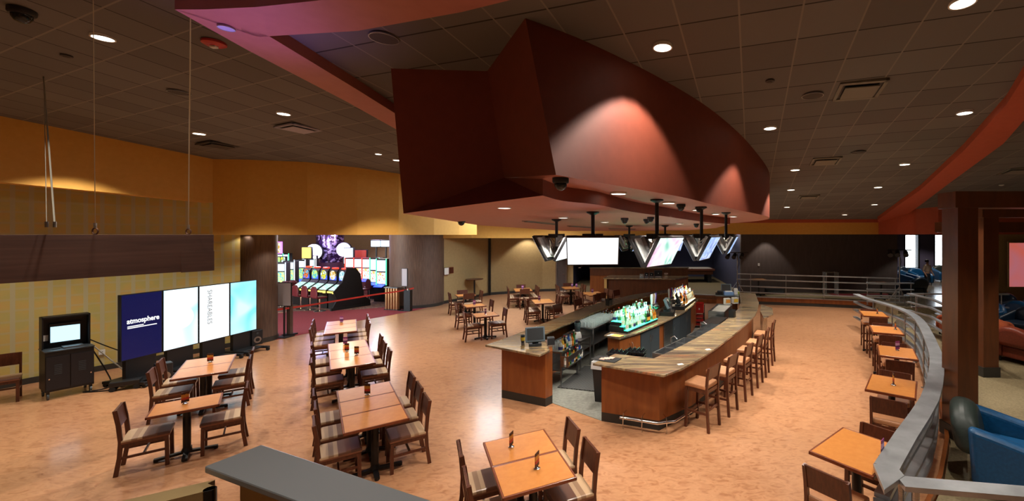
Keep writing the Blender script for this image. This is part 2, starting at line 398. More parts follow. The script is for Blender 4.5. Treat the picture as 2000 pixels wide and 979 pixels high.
# curved soffits: salmon-painted underside band and its fascia
zs = lambda x, y: H+2.54-.107*y
struct('trim_1', MB().prism(SL+SR[::-1], zs, lambda x, y: zs(x,y)+.62), M['salmon'])
near = [(-4.33,3.95),(-4.05,3.95),(-3.53,3.915),(-2.79,3.81),(-1.5,3.45),(-.3,2.85),(.5,2.1)]
far = [(-3.95,4.40),(-3.82,4.385),(-2.83,4.29),(-1.65,3.99),(-1.11,3.81),(0,3.3),(1,2.5)]
struct('trim_2', MB().prism(near+far[::-1], zs, lambda x, y: zs(x,y)+.75), M['salmon'])
ls = [(10.9,18.8),(10.4,18),(8.1,11.9),(6.5,8.3),(5.4,6.1),(4.9,5.3),(4.2,4.3),(3.4,3.3)]
rs = [(11.6,18.4),(11.0,17.2),(9.7,14.2),(8.4,11.3),(6.9,7.86),(6.2,6.68),(5.4,5.4),(4.4,4.2)]
struct('trim_3', MB().prism(ls+rs[::-1], zs, lambda x, y: zs(x,y)+.2), M['brick_red'])

# left wall with mustard band above patterned wallpaper
LW = [(-15.2,5.2),(-13.4,9.3),(-12.7,10.6),(-11.75,12.5)]
struct('wall_left', poly_wall(LW, 0, 5.6), M['wallpaper'])
struct('wall_left', poly_wall([(-13.9,5.2),(-12.5,8.28),(-11.3,11.24)], lambda x, y: 4.33 if y < 9 else 4.15, lambda x, y: ZH(x,y)+.05, t=.35), M['yellow'])
struct('baseboard_left', poly_wall([(-15.16,5.2),(-13.36,9.28),(-12.66,10.58),(-11.8,12.3)], 0, .13, t=.03), M['plinth'])
# mustard header sweeping over the casino opening
HY = [(-11.3,11.24),(-10.4,11.3),(-9.0,11.53),(-8.0,12.1),(-7.2,12.8),(-6.7,14.0),(-6.45,15.4),(-6.4,17.0)]
struct('wall_front', poly_wall(HY, 3.285, lambda x, y: max(ZH(x,y), zc(x,y))+.1, t=.5), M['yellow'])
struct('wall_front', poly_wall([(-9.2,19.8),(-7.9,20.3),(-5,20.2),(-2,19.6),(2,19.0),(10.9,18.78)], lambda x, y: 3.12 if x < -3 else (3.2 if x < 0 else 3.3), 5.2, t=.3), M['yellow'])
struct('trim_4', poly_wall([(-2,19.5),(2,18.9),(10.88,18.68)], lambda x, y: zc(x,y)-.14, lambda x, y: zc(x,y)+.02, t=.1), M['brick_red'])
# back wall (tan), door, recess
BW = [(-9.2,19.7),(-7.9,22.9),(-5.35,24.3),(-4.55,24.45)]
struct('wall_back', poly_wall(BW, 0, 3.6), M['tanpaint'])
struct('wall_back', poly_wall([(-3.98,24.5),(-3.6,24.5)], 0, 3.6), M['tanpaint'])
struct('wall_back', MB().box(-4.6,-3.9,24.5,24.7,2.6,3.6), M['tanpaint'])
struct('wall_back', poly_wall([(-3.6,24.5),(-3.55,29.4),(5.5,29.4),(5.4,21.25)], 0, 4.0), M['bluewall'])
struct('baseboard_back', poly_wall([(-9.16,19.65),(-7.86,22.84),(-5.35,24.24),(-4.6,24.4)], 0, .14, t=.03), M['plinth'])
struct('trim_5', MB().box(-7.93,-7.83,22.72,22.84,0,3.4), M['black'])
d = empty('door_1'); d['kind'] = 'structure'
MB().box(-4.52,-4.02,24.42,24.47,.02,2.6).build('leaf', M['darkwall'], d)
MB().box(-4.02,-3.95,24.38,24.5,0,2.65).box(-4.6,-4.53,24.38,24.5,0,2.65).box(-4.6,-3.95,24.38,24.5,2.6,2.67).build('door_frame', M['column'], d)
MB().box(-4.52,-4.02,24.3,24.42,0,.02).build('threshold', M['paper'], d)
MB().cyl((-4.1,24.42,1.0),(-4.1,24.36,1.0),.02).box(-4.2,-4.09,24.35,24.37,.99,1.01).build('door_handle', M['chrome'], d)
# charcoal stage wall and right lounge shell
struct('wall_back', MB().box(5.35,13.25,21.2,21.4,.35,3.9), M['darkwall'])
struct('wall_front', poly_wall([(10.9,18.8),(10.65,17),(10.7,16),(11.2,15.5),(12.4,15.3),(17,15.2),(26,15.2)], 3.3, lambda x, y: zc(x,y)+.05, t=.25), M['brick_red'])
FW = MB()
for x0, x1 in ((13.2,18.6),(19.65,20.65),(21.75,27)): FW.box(x0,x1,29,29.3,0,4.05)
for x0, x1 in ((18.6,19.65),(20.65,21.75)): FW.box(x0,x1,29,29.3,0,.95); FW.box(x0,x1,29,29.3,3.3,4.05)
FW.box(13.2,13.4,21.4,29,0,4.05)
struct('wall_right', FW, M['purplewall'])
for i, (x0, x1) in enumerate(((18.6,19.65),(20.65,21.75))):
    w = empty(f'window_{i+1}'); w['kind'] = 'structure'
    MB().box(x0,x0+.07,28.95,29.25,.95,3.3).box(x1-.12,x1,28.95,29.25,.95,3.3).box(x0,x1,28.95,29.25,.95,1.0).box(x0,x1,28.95,29.25,3.25,3.3).build('window_frame', M['black'], w)
    MB().box(x0+.07,x1-.12,29.1,29.11,1.0,3.25).build('pane', M['acrylic'], w)
struct('wall_right', MB().box(15.4,26,18.2,18.4,0,3.9), M['tanpaint'])
struct('wall_right', MB().box(26,26.2,-4,29.3,0,7), M['tanpaint'])
struct('wall_rear', MB().box(-22,26.2,-4.2,-4,0,8), M['tanpaint'])
struct('wall_left', MB().box(-15.4,-15.2,-4,5.3,0,7.5), M['wallpaper'])
# platforms
plat = [(-3.5,24.4),(2.5,22.6),(2.9,20.7),(4.0,20.4),xy(fl(1486,594.5)),xy(fl(1600,599)),xy(fl(1706,604)),(10.6,16.9),(26,16.9),(26,29.4),(-3.5,29.4)]
struct('floor', MB().prism(plat, 0, .35), M['carpet_tan'])
curb = [(2.75,20.72),(4.0,20.38),xy(fl(1486,594.5)),xy(fl(1600,599)),xy(fl(1706,604))]
struct('trim_6', poly_wall(curb, .0, .14, t=-.04), M['plinth'])
struct('trim_6', poly_wall(curb, .14, .33, t=-.05), M['barwood'])
struct('trim_6', poly_wall(curb, .33, .37, t=-.12), M['railsteel'])
struct('trim_6', MB().prism([xy(fl(1362,592)),xy(fl(1430,593)),(4.2,20.5),(2.9,20.9)], 0, .18), M['barwood'])
# lounge floor inside the curved rail
RO = [(2.35,3.7),(3.02,4.45),(3.98,5.4),(4.85,6.45),(5.68,7.7),(6.82,9.7),(7.5,11.0),(7.85,12.1),(8.0,13.1),(8.6,15.0),(10.6,16.9)]
struct('floor', MB().prism(RO+[(26,16.9),(26,2.4)], 0, .1), M['carpet_tan'])
struct('trim_7', poly_wall([(p[0]-.06,p[1]+.03) for p in RO[:-2]], 0, .2, t=-.05), M['barwood'])
struct('floor', MB().prism([(9.6,20.9),(12.6,20.9),(12.6,20.2),(9.6,20.2)], .35, .356), M['carpet_red'])
M['lounge_tile'] = noisy('polished lounge floor', [(.35,(104,92,76)),(.65,(122,110,92))], nscale=3, rough=.22, coat=.3)
struct('floor', MB().prism([(8.75,14.4),(11.6,14.4),(12.6,16.85),(10.7,16.85)], .1, .106), M['lounge_tile'])
struct('floor', MB().prism([(11.2,18.4),(10.8,16.95),(13.5,16.95),(24,27.5),(20,28.9),(13.5,28.9),(12.6,20.9)], .35, .356), M['lounge_tile'])
# grey floor behind the bar
struct('floor', MB().prism([(-1.61,8.2),(-.59,7.42),(.6,7.6),(1.4,9.0),(2.4,10.8),(3.3,12.8),(3.9,15.3),(1.4,16.3),(-.2,14.6),(-1.4,12.0),(-2.0,9.6)], 0, .008), M['bar_floor'])
# big round clad columns at the casino opening
def col_round(c, r, z1, seg=36):
    mb = MB(); mb.cyl((c[0],c[1],.14),(c[0],c[1],z1), r, seg=seg); return mb
for c, r in (((-11.75,13.05),.5),((-10.2,19.7),1.15)):
    struct('wall_column', col_round(c, r, 3.8), M['column'], smooth=True)
    struct('baseboard_column', MB().cyl((c[0],c[1],0),(c[0],c[1],.14), r+.02, seg=36), M['plinth'], smooth=True)
# casino shell
struct('wall_casino', MB().box(-24,-4,33,33.2,0,4).box(-24,-23.8,10,33,0,4).box(-8.7,-8.5,21.5,33,0,4), M['tanpaint'])

# ---------------------------------------------------------------- hanging bulkhead
T = dict(a=(-3.1,5.33), b=(-1.9,5.40), c=(-1.13,4.31))
top_curve = [(-1.13,4.31),(-.52,4.76),(.42,5.68),(1.33,6.8),(2.4,8.55),(3.5,10.9),(3.6,12.6),(2.6,14.4)]
bot_curve = [(-.94,5.0),(-.28,5.78),(.77,7.05),(1.6,8.2),(2.26,9.25),(3.65,11.4),(3.7,12.9),(2.7,14.6)]
def smooth_curve(p, n=6):
    out = []
    for i in range(len(p)-1):
        p0 = Vector(p[max(i-1,0)]); p1 = Vector(p[i]); p2 = Vector(p[i+1]); p3 = Vector(p[min(i+2,len(p)-1)])
        for k in range(n):
            t = k/n; out.append(tuple(.5*((2*p1)+(-p0+p2)*t+(2*p0-5*p1+4*p2-p3)*t*t+(-p0+3*p1-3*p2+p3)*t**3)))
    out.append(tuple(p[-1])); return out
tc_, bc_ = smooth_curve(top_curve[:], 6), None
bot_curve8 = [(-.77,4.1),(-.235,4.82),(.66,6.0),(1.24,7.0),(2.01,8.24),(3.4,10.6),(3.5,12.4),(2.6,14.4)]
bc_ = smooth_curve(bot_curve8, 6)
mb = MB()
n = len(tc_)
vs = [(x,y,zc(x,y)+.03) for x,y in tc_]+[(x,y,zup(x,y)) for x,y in bc_]
mb.add(vs, [(i,i+1,i+1+n,i+n) for i in range(n-1)])
upL = (-1.617,5.2); UZ = H+.704
mb.add([(-1.9,5.40,zc(0,5.4)+.03),(-1.13,4.31,zc(0,4.31)+.03),(-.77,4.1,zup(0,4.1)),(upL[0],upL[1],UZ)], [(0,1,3),(1,2,3)])
# underside of the upper tier
low_front = [(-.957,4.36),(-.84,4.92),(-.48,5.4),(-.04,6.62),(.586,7.75),(1.506,9.5),(2.45,10.8)]
lf = smooth_curve(low_front, 3)
und = bc_+lf[::-1]+[upL]
mb.mi = 1
mb.add([(x,y,UZ if (x,y) == upL else zup(x,y)) for x,y in und], [tuple(range(len(und)))])
mb.mi = 0
# low tier: slanted left face, fascia under the upper tier, underside, rear faces
Pl = (-3.087,5.6); PZ = H+.28
zl = lambda x, y: PZ if (x,y) == Pl else zlow(x,y)
mb.add([(-3.1,5.33,zc(0,5.33)+.03),(-1.9,5.40,zc(0,5.4)+.03),(upL[0],upL[1],UZ),(-.957,4.36,zup(0,4.36)),(-.957,4.36,zlow(0,4.36)),(Pl[0],Pl[1],PZ)], [(0,1,5),(1,2,5),(2,4,5),(2,3,4)])
k = len(lf); vs = [(x,y,zup(x,y)+.01) for x,y in lf]+[(x,y,zlow(x,y)) for x,y in lf]
mb.add(vs, [(i,i+1,i+1+k,i+k) for i in range(k-1)])
back = [(2.6,13.4),(2.0,15.8),(0,16.6),(-2.8,16.5),(-4.24,11.4)]
lowp = [Pl]+lf+back
mb.mi = 1
mb.add([(x,y,zl(x,y)) for x,y in lowp], [tuple(range(len(lowp)))])
mb.mi = 0
bk = [lf[-1]]+back+[Pl]
vs = [(x,y,zl(x,y)) for x,y in bk]+[((x if i<len(bk)-1 else -3.1),(y if i<len(bk)-1 else 5.33),zc(x,y if i<len(bk)-1 else 5.33)+.03) for i,(x,y) in enumerate(bk)]
m_ = len(bk); mb.add(vs, [(i,i+1,i+1+m_,i+m_) for i in range(m_-1)])
struct('trim_8', mb, [M['rust'], M['salmon']], smooth=True)

# ---------------------------------------------------------------- downlights
def spot(name, loc, power, ang=95, blend=.3, col=WARM, parent=None, size=.06, tilt=None):
    l = bpy.data.lights.new(name, 'SPOT'); l.energy = power; l.spot_size = R(ang); l.spot_blend = blend; l.color = col; l.shadow_soft_size = size
    o = bpy.data.objects.new(name, l); C.objects.link(o); o.location = loc
    if parent: o.parent = parent
    if tilt: o.rotation_euler = tilt
    return o
dl = empty('ceiling_downlight', label='x', cat='ceiling light')
MB().lathe([(.10,-.004),(.115,-.004),(.115,.03),(.10,.03)], seg=24, closed=True).build('trim_ring', M['white'], dl)
MB().lathe([(.001,0),(.10,0),(.10,.02),(.001,.02)], seg=24).build('lens', M['lamp'], dl)
DL = Proto(dl)
def downlight(px, py, label, a=2.68, power=P_CEIL, z=None, s=1.0, ang=100, real=True):
    if z is None: p = cel(px, py, a)
    else: p = z
    o = DL.put(p-Vector((0,0,.02)), 0, label, 'recessed downlights', scale=(s,s,1))
    if real: spot('downlight_beam', (p.x,p.y,p.z-.03), power, ang)
    return o
left_dl = [(201,72,'elongated glare, nearest the hanging cables at top left'),(554,221,'beside the white square air diffuser on the left ceiling'),(389,260,'near the dark slot diffuser above the mustard corner'),(739,300,'small and dim, far end of the left ceiling'),(776,312,'half hidden at the left edge of the red bulkhead')]
for px, py, t in left_dl: downlight(px, py, f'lit downlight in left ceiling, {t}', a=3.22, s=1.0 if px != 739 else .7)
right_dl = [(1294,90,'above the bright scallop of the red bulkhead'),(1880,3,'cut by the top edge at right'),(1504,249,'right of the bulkhead curve, mid way back'),(1884,219,'close to the orange curved soffit at right'),(1553,331,'first of the far row below the small diffuser'),(1767,320,'nearest the soffit in the far rows'),(1545,370,'second of the left far row'),(1715,365,'second of the right far row'),(1537,404,'last of the left far row'),(1708,399,'third of the right far row'),(1650,419,'smallest, just above the orange far trim')]
for px, py, t in right_dl: downlight(px, py, f'lit downlight in right ceiling, {t}', power=P_CEIL*1.0)
# extra downlights assumed overhead and behind the camera, unseen, added for general light
for k, p in enumerate(((-9.5,3.2),(-6.2,1.2),(-2.2,1.2),(2.2,1.0),(6.8,2.6),(9,6.5),(-11,1.5),(12,4),(14,11),(10.6,9.6),(15,7.5))):
    a = 3.22 if p[1] < 4 and p[0] < 2 or p[0] < -4 else 2.68
    z = (ZH(*p) if (p[1] < 1.4 or p[0] < -4.3) else zc(*p))
    spot('downlight_beam', (p[0],p[1],z-.05), P_CEIL*(.8 if k < 8 else .45), 96)
def under(px, py, lo):
    r = (CY-py)/F; q = (px-CX)/F
    Y = .50/(r+.022) if lo else .68/(r+.024)
    x = q*Y; return Vector((x, Y, zlow(x,Y) if lo else zup(x,Y)))
for px, py, lo, t in ((985,404,1,'nearest and largest under the low tier'),(1100,424,1,'beside the leftmost screen pole'),(1181,433,1,'behind the pole of the big white screen'),(1328,436,1,'far left of the far pair'),(1382,437,1,'far right of the far pair'),(1208,376,0,'first under the upper tier'),(1306,395,0,'under the upper tier right of the second pole'),(1361,409,0,'under the upper tier behind a dome camera'),(1398,417,0,'small, near the far screens'),(1432,422,0,'smallest, by the far tip')):
    p = under(px, py, lo)
    downlight(0, 0, f'lit downlight under the red bulkhead, {t}', z=p, power=P_SOFF, s=.8 if py > 395 else .95, ang=100)
# unseen spots: some read off wall scallops, others added to brighten dim areas
for p, w, an in (((-8.2,22.0,3.7),0,0),):
    pass
for (x,y,z,w,an) in ((-5.8,23.3,3.55,110,100),(-4.9,19.0,4.2,50,100),(-7.4,14.1,4.3,40,100),(6.6,20.6,3.6,70,80),(-11.2,8.6,5.3,170,110),(-12.6,6.2,5.4,120,100),(-9.0,9.2,5.3,130,96),(-6.0,20.9,3.8,60,120),(14,19.5,3.4,60,110),(16,24,3.8,170,130),(19,26,3.8,120,130),(-10.3,12.75,3.26,32,130),(-9.3,16.8,3.4,30,120),(14.5,13.5,4.1,40,100),(8.5,23,3.7,80,130),(3.6,24.6,3.9,110,130),(5,21.9,3.8,50,120),(-1.5,22,3.7,60,120)):
    spot('wash_fill_spot', (x,y,z), w, an)
# dead (unlit) cans, speakers and sprinklers
def disc_thing(name, p, r, m, label, cat, group=None, ring=False):
    o = empty(name, p, label=label, cat=cat, group=group)
    if ring:
        MB().lathe([(r*.94,-.006),(r,-.006),(r,.01),(r*.94,.01)], seg=28, closed=True).build('rim', M['steel'], o)
        MB().lathe([(.001,-.003),(r*.94,-.003),(r*.94,.01),(.001,.01)], seg=28).build('grille', m, o)
    else:
        MB().lathe([(.001,-.02),(r*.5,-.02),(r*.6,-.012),(r,-.008),(r,.01),(.001,.01)], seg=20).build('cover', m, o)
    return o
GR = mat('speaker grille', (66,60,55), .8)
for px, py, a, t in ((750,73,2.68,'between the two pink soffits'),(1587,186,2.68,'left of the large square diffuser'),(1676,297,2.68,'faint, above the small far diffuser'),(350,180,3.22,'in the left ceiling behind the cable')):
    disc_thing('ceiling_speaker', cel(px,py,a)-Vector((0,0,.012)), .15, GR, f'round flush ceiling speaker {t}', 'ceiling speaker', 'ceiling speakers', ring=True)
for px, py, a, t in ((1504,157,2.68,'in the right tile ceiling between two grid lines'),(130,108,3.22,'in the left ceiling beside the dome camera'),(1956,361,2.68,'white, above the dark timber frame')):
    disc_thing('sprinkler_cover', cel(px,py,a)-Vector((0,0,.012)), .06, M['white'] if px == 1956 else GR, f'small round ceiling cover {t}', 'ceiling fitting')
p = Vector((fl(442,53).x,0,0)); Ys = 2.54/((CY-53)/F+.107)
disc_thing('sensor_cover', Vector(((442-CX)/F*Ys, Ys, zs(0,Ys)-.012)), .07, mat('glow tinted lens', (176,170,220), .3), 'round unlit lens in the pink soffit corner, coloured by bluish glow', 'ceiling fitting', ring=True)  # lens colour includes the bluish glow it reflects
# air diffusers
def diffuser(px, py, a, sx, sy, rz, label, m):
    p = cel(px, py, a); o = empty('air_diffuser', p-Vector((0,0,.02)), rz, label, 'air vent', 'square ceiling diffusers')
    o.rotation_euler = (R(-6.1)*math.cos(rz), 0, rz)
    MB().box(-sx,sx,-sy,-sy*.8,-.01,.02).box(-sx,sx,sy*.8,sy,-.01,.02).box(-sx,-sx*.85,-sy,sy,-.01,.02).box(sx*.85,sx,-sy,sy,-.01,.02).build('vent_frame', m, o)
    MB().box(-sx*.72,sx*.72,-sy*.62,sy*.62,-.03,-.015).build('plate', m, o)
    MB().box(-sx*.85,sx*.85,-sy*.8,sy*.8,.005,.015).build('throat', M['black'], o)
VG = mat('vent grey', (112,108,96), .6); VB = mat('vent pale', (150,146,158), .6)
diffuser(583,250,3.22,.30,.30,R(70),'square air diffuser, pale lavender plate, in the left ceiling beside a downlight', VB)
diffuser(427,283,3.22,.30,.30,R(70),'square air diffuser with dark slot, nearest the mustard corner', GR)
diffuser(1678,175,2.68,.30,.30,R(-15),'largest square air diffuser in the right tile ceiling', VG)
diffuser(1612,314,2.68,.30,.30,R(-15),'mid-distance square air diffuser above the far lights', VG)
diffuser(1579,384,2.68,.30,.30,R(-15),'farthest square air diffuser in the right tile ceiling', VG)
diffuser(1988,333,2.68,.30,.30,R(-15),'square air diffuser beyond the curved orange soffit at right', VG)
def linear_vent(p0, p1, label):
    a = under(*p0, 1); b = under(*p1, 1); o = empty('linear_vent', a, label=label, cat='air vent', group='long vents under the bulkhead')
    q = b-a; pn = Vector((0,0,-.012))
    MB().bar(pn, q+pn, .14, .02).build('vent_frame', mat('vent pinkish', (150,128,120), .6), o)
    MB().bar(pn*2, q+pn*2, .03, .014).build('slot', M['black'], o)
linear_vent((1025,431),(1083,437),'long narrow vent under the red bulkhead, left of the leftmost pole')
linear_vent((1112,441),(1158,444),'long narrow vent under the red bulkhead, between the two left poles')
linear_vent((1190,446),(1240,447),'long narrow vent under the red bulkhead, behind the right poles')
# dome cameras
dc = empty('dome_camera', label='x', cat='security camera')
MB().lathe([(.001,0),(.085,0),(.085,-.04),(.075,-.055),(.001,-.055)], seg=20).build('housing', M['blackplastic'], dc, smooth=True)
MB().lathe([(.065,-.05),(.063,-.08),(.045,-.11),(.02,-.125),(.001,-.128)], seg=20).build('dome', mat('smoked dome', (40,44,46), .08, metal=.4), dc, smooth=True)
DC = Proto(dc)
for px, py, lo, s, t in ((1095,352,0,1.0,'largest, under the front tip of the upper tier'),(901,433,1,1.0,'under the left edge near the mustard header'),(1330,403,0,.9,'right of the second pole'),(1365,408,0,.8,'left of the third pole'),(1220,430,1,.9,'left of the white and pink screen'),(1263,432,1,.8,'left one of the touching pair'),(1271,428,1,.8,'right one of the touching pair'),(1360,441,1,.8,'lowest and farthest')):
    DC.put(under(px,py-4,lo), 0, f'black dome camera under the red bulkhead, {t}', 'dome cameras under the bulkhead', scale=(s,s,s))
p = cel(43,18,3.22); DC.put(p, 0, 'brown-grey dome security camera at the top left of the ceiling', 'ceiling dome cameras', scale=(1.3,1.3,1.3)); 
sm = empty('fire_alarm', cel(418,82,3.22), label='red ceiling fire alarm strobe beside the pink soffit', cat='fire alarm')
MB().lathe([(.001,0),(.13,0),(.13,-.03),(.09,-.055),(.001,-.055)], seg=24).build('body', M['smoke'], sm, smooth=True)
MB().box(-.04,.04,-.03,.03,-.085,-.05).build('strobe', M['white'], sm, bevel=.01)

# ---------------------------------------------------------------- seats and tables
def make_chair():
    r = empty('dining_chair', label='x', cat='chair')
    for s in (-1, 1):
        mb = MB()   # rear upright and splayed leg in one bent piece
        pts = [(-.27,s*.20,0),(-.235,s*.20,.25),(-.225,s*.20,.46),(-.245,s*.20,.70),(-.275,s*.20,.90)]
        for a, b in zip(pts, pts[1:]): mb.bar(a, b, .032, .045, up=(1,0,0))
        mb.build('leg', M['chairwood'], r)
        MB().bar((.205,s*.195,0),(.20,s*.195,.42),.042,.042,up=(1,0,0)).build('leg', M['chairwood'], r)
        MB().bar((-.235,s*.2,.235),(.205,s*.195,.235),.02,.032).build('stretcher', M['chairwood'], r); MB().bar((-.225,s*.2,.40),(.2,s*.195,.40),.022,.05).build('side_rail', M['chairwood'], r)
    MB().bar((.2,-.195,.40),(.2,.195,.40),.022,.05).build('front_rail', M['chairwood'], r); MB().bar((-.225,-.2,.40),(-.225,.2,.40),.022,.05).build('rear_rail', M['chairwood'], r); MB().bar((-.02,-.2,.235),(-.02,.2,.235),.02,.03).build('stretcher', M['chairwood'], r)
    MB().box(-.225,.235,-.225,.225,.42,.485).build('seat', M['seat'], r, bevel=.02)
    mb = MB()       # back board, open below
    P = [(-.243,.66),(-.262,.78),(-.278,.90)]
    for (x0,z0),(x1,z1) in zip(P, P[1:]):
        vs = [(x0-.012,-.19,z0),(x0+.012,-.19,z0),(x0+.012,.19,z0),(x0-.012,.19,z0),(x1-.012,-.19,z1),(x1+.012,-.19,z1),(x1+.012,.19,z1),(x1-.012,.19,z1)]
        mb.add(vs, [(0,3,2,1),(4,5,6,7),(0,1,5,4),(1,2,6,5),(2,3,7,6),(3,0,4,7)])
    mb.build('backrest', M['chairwood'], r)
    return r
CH = Proto(make_chair())
def make_stool():
    r = empty('bar_stool', label='x', cat='stool')
    for s in (-1, 1):
        mb = MB(); pts = [(-.235,s*.2,0),(-.205,s*.2,.45),(-.20,s*.2,.76),(-.215,s*.2,.92),(-.245,s*.2,1.08)]
        for a, b in zip(pts, pts[1:]): mb.bar(a, b, .034, .045, up=(1,0,0))
        mb.build('leg', M['chairwood'], r)
        MB().bar((.2,s*.2,0),(.18,s*.195,.70),.044,.044,up=(1,0,0)).build('leg', M['chairwood'], r)
        MB().bar((-.22,s*.2,.3),(.195,s*.2,.3),.02,.034).build('stretcher', M['chairwood'], r); MB().bar((-.2,s*.2,.67),(.18,s*.195,.67),.022,.06).build('side_rail', M['chairwood'], r)
    MB().bar((.195,-.2,.24),(.195,.2,.24),.026,.05).build('footrest', M['chairwood'], r); MB().bar((-.21,-.2,.36),(-.21,.2,.36),.02,.034).build('stretcher', M['chairwood'], r); MB().bar((.18,-.2,.67),(.18,.2,.67),.022,.06).build('front_rail', M['chairwood'], r); MB().bar((-.2,-.2,.67),(-.2,.2,.67),.022,.06).build('rear_rail', M['chairwood'], r)
    MB().box(-.20,.225,-.22,.22,.70,.775).build('seat', M['stoolseat'], r, bevel=.022)
    mb = MB(); P = [(-.205,.86),(-.225,.97),(-.248,1.085)]
    for (x0,z0),(x1,z1) in zip(P, P[1:]):
        vs = [(x0-.012,-.2,z0),(x0+.012,-.2,z0),(x0+.012,.2,z0),(x0-.012,.2,z0),(x1-.012,-.2,z1),(x1+.012,-.2,z1),(x1+.012,.2,z1),(x1-.012,.2,z1)]
        mb.add(vs, [(0,3,2,1),(4,5,6,7),(0,1,5,4),(1,2,6,5),(2,3,7,6),(3,0,4,7)])
    mb.build('backrest', M['chairwood'], r)
    return r
ST = Proto(make_stool())
def make_table(w, d, h):
    """top d along x (seat to seat), w along y"""
    r = empty('dining_table' if h < 1 else 'high_table', label='x', cat='table')
    e = .022
    MB().box(-d/2+e,d/2-e,-w/2+e,w/2-e,h-.03,h).build('tabletop', M['laminate'], r)
    mb = MB()
    mb.box(-d/2,-d/2+e,-w/2,w/2,h-.036,h+.001).box(d/2-e,d/2,-w/2,w/2,h-.036,h+.001).box(-d/2,d/2,-w/2,-w/2+e,h-.036,h+.0005).box(-d/2,d/2,w/2-e,w/2,h-.036,h+.0005)
    mb.build('edge_band', M['edge'], r, bevel=.006)
    MB().cyl((0,0,.05),(0,0,h-.04),.045,seg=14).box(-.16,.16,-.12,.12,h-.055,h-.036).cyl((0,0,.05),(0,0,.12),.07,.045,seg=14).build('pedestal', M['black'], r, smooth=True)
    mb = MB()
    for a, L in ((0,.33),(90,.26),(180,.33),(270,.26)):
        c, s = math.cos(R(a)), math.sin(R(a))
        mb.bar((0,0,.055),(c*L,s*L,.03),.06,.035); mb.cyl((c*(L-.02),s*(L-.02),0),(c*(L-.02),s*(L-.02),.03),.025,seg=8)
    mb.build('base', M['black'], r)
    return r
PT = {}
def table(w, d, h):
    k = (round(w,2), round(d,2), h)
    if k not in PT: PT[k] = Proto(make_table(w, d, h))
    return PT[k]
def card_mat(name, c1, c2, c3):
    m = mat(name, c1, .5); nt, lk, b = nodes(m)
    tc = nt.new('ShaderNodeTexCoord'); sep = nt.new('ShaderNodeSeparateXYZ'); lk.new(tc.outputs['Object'], sep.inputs[0])
    mr = nt.new('ShaderNodeMapRange'); mr.inputs['From Min'].default_value = .02; mr.inputs['From Max'].default_value = .18
    lk.new(sep.outputs[2], mr.inputs['Value'])
    no = nt.new('ShaderNodeTexNoise'); no.inputs['Scale'].default_value = 35; lk.new(tc.outputs['Object'], no.inputs['Vector'])
    ad = math_node(nt, lk, 'ADD', mr.outputs[0], math_node(nt, lk, 'MULTIPLY', math_node(nt, lk, 'SUBTRACT', no.outputs['Fac'], .5), .35))
    cr = ramp(nt, [(0,c1),(.28,c2),(.5,c3),(.78,c1)], 'CONSTANT'); lk.new(ad, cr.inputs[0]); lk.new(cr.outputs[0], b.inputs['Base Color']); return m
CARD = [card_mat('menu card dark', (58,26,20), (170,46,40), (190,130,44)), card_mat('menu card pink', (130,50,110), (60,30,90), (190,150,190))]
def make_card(k):
    r = empty('menu_holder', label='x', cat='table card')
    MB().lathe([(.001,0),(.035,0),(.035,.008),(.02,.016),(.012,.03),(.001,.03)], seg=14).build('stand', M['chrome'], r, smooth=True)
    MB().box(-.045,.045,-.004,.004,.025,.18).build('card', CARD[k], r)
    return r
CD = [Proto(make_card(0)), Proto(make_card(1))]

ORD = {1: [''], 2: ['nearer ','farther '], 3: ['nearest ','middle ','farthest ']}
def group(desc, cx, cy, ang, n, w, d, h, left, right, far=0, near=0, seat=None, cards=(), tdesc=None, grp=None, tuck=.38, nseat=None):
    a = R(ang); ex = Vector((math.cos(a), math.sin(a), 0)); ey = Vector((-math.sin(a), math.cos(a), 0)); c = Vector((cx, cy, 0))
    seat = seat or CH; word = 'chair' if seat is CH else 'tall stool'
    for k in range(n):
        o = c+ey*((k-(n-1)/2)*w)
        table(w if n > 1 else w, d, h).put(o, a, f'{ORD[n][k]}{"high " if h > 1 else ""}orange-topped table of {desc}' if n > 1 else f'{"high " if h > 1 else ""}orange-topped table, {desc}', 'orange topped tables')
    def seats(cnt, side, word2):
        for k in range(cnt):
            off = (k-(cnt-1)/2)*(w*n/max(cnt,1) if n > 1 or cnt > 1 else w)
            p = c+ey*off+ex*side*(d/2+tuck-.38)
            L = {1:[''],2:['nearer ','farther '],3:['nearest ','middle ','farthest ']}[cnt][k]
            jit = random.uniform(-.02,.02)
            seat.put(p+ex*side*abs(jit), a if side < 0 else a+math.pi, f'{L}{word} on {word2} side of {desc}', grp or ('dark wood chairs at the tables' if seat is CH else 'stools at the rail tables'))
    seats(left, -1, 'left'); seats(right, 1, 'right')
    if far: seat.put(c+ey*(w*n/2+.02), a-math.pi/2, f'{word} at far end of {desc}', 'dark wood chairs at the tables')
    if near: seat.put(c-ey*(w*n/2+.02), a+math.pi/2, f'{word} at near end of {desc}', 'dark wood chairs at the tables')
    for (k, u, v, ci, rz, t) in cards:
        p = c+ey*((k-(n-1)/2)*w+v)+ex*u
        CD[ci].put(p+Vector((0,0,h+.002)), rz, t, 'menu holders on tables')
group('the lone two-seat table front left',-6.70,6.28,41,1,.62,.74,.76,1,1,cards=[(0,-.02,.02,0,1.3,'small dark menu card on the pinkish-lit two-seat table')])
group('the white-glaring double table by the screens',-8.3,8.13,39,2,.74,.74,.76,2,2,cards=[(1,.03,-.15,0,.5,'dark red menu card on the white-glaring table')])
group('the nearest three-table row',-3.98,6.31,37.5,3,.62,.76,.76,3,3,cards=[(2,.0,-.22,0,0,'dark red menu card on the nearest three-table row')])
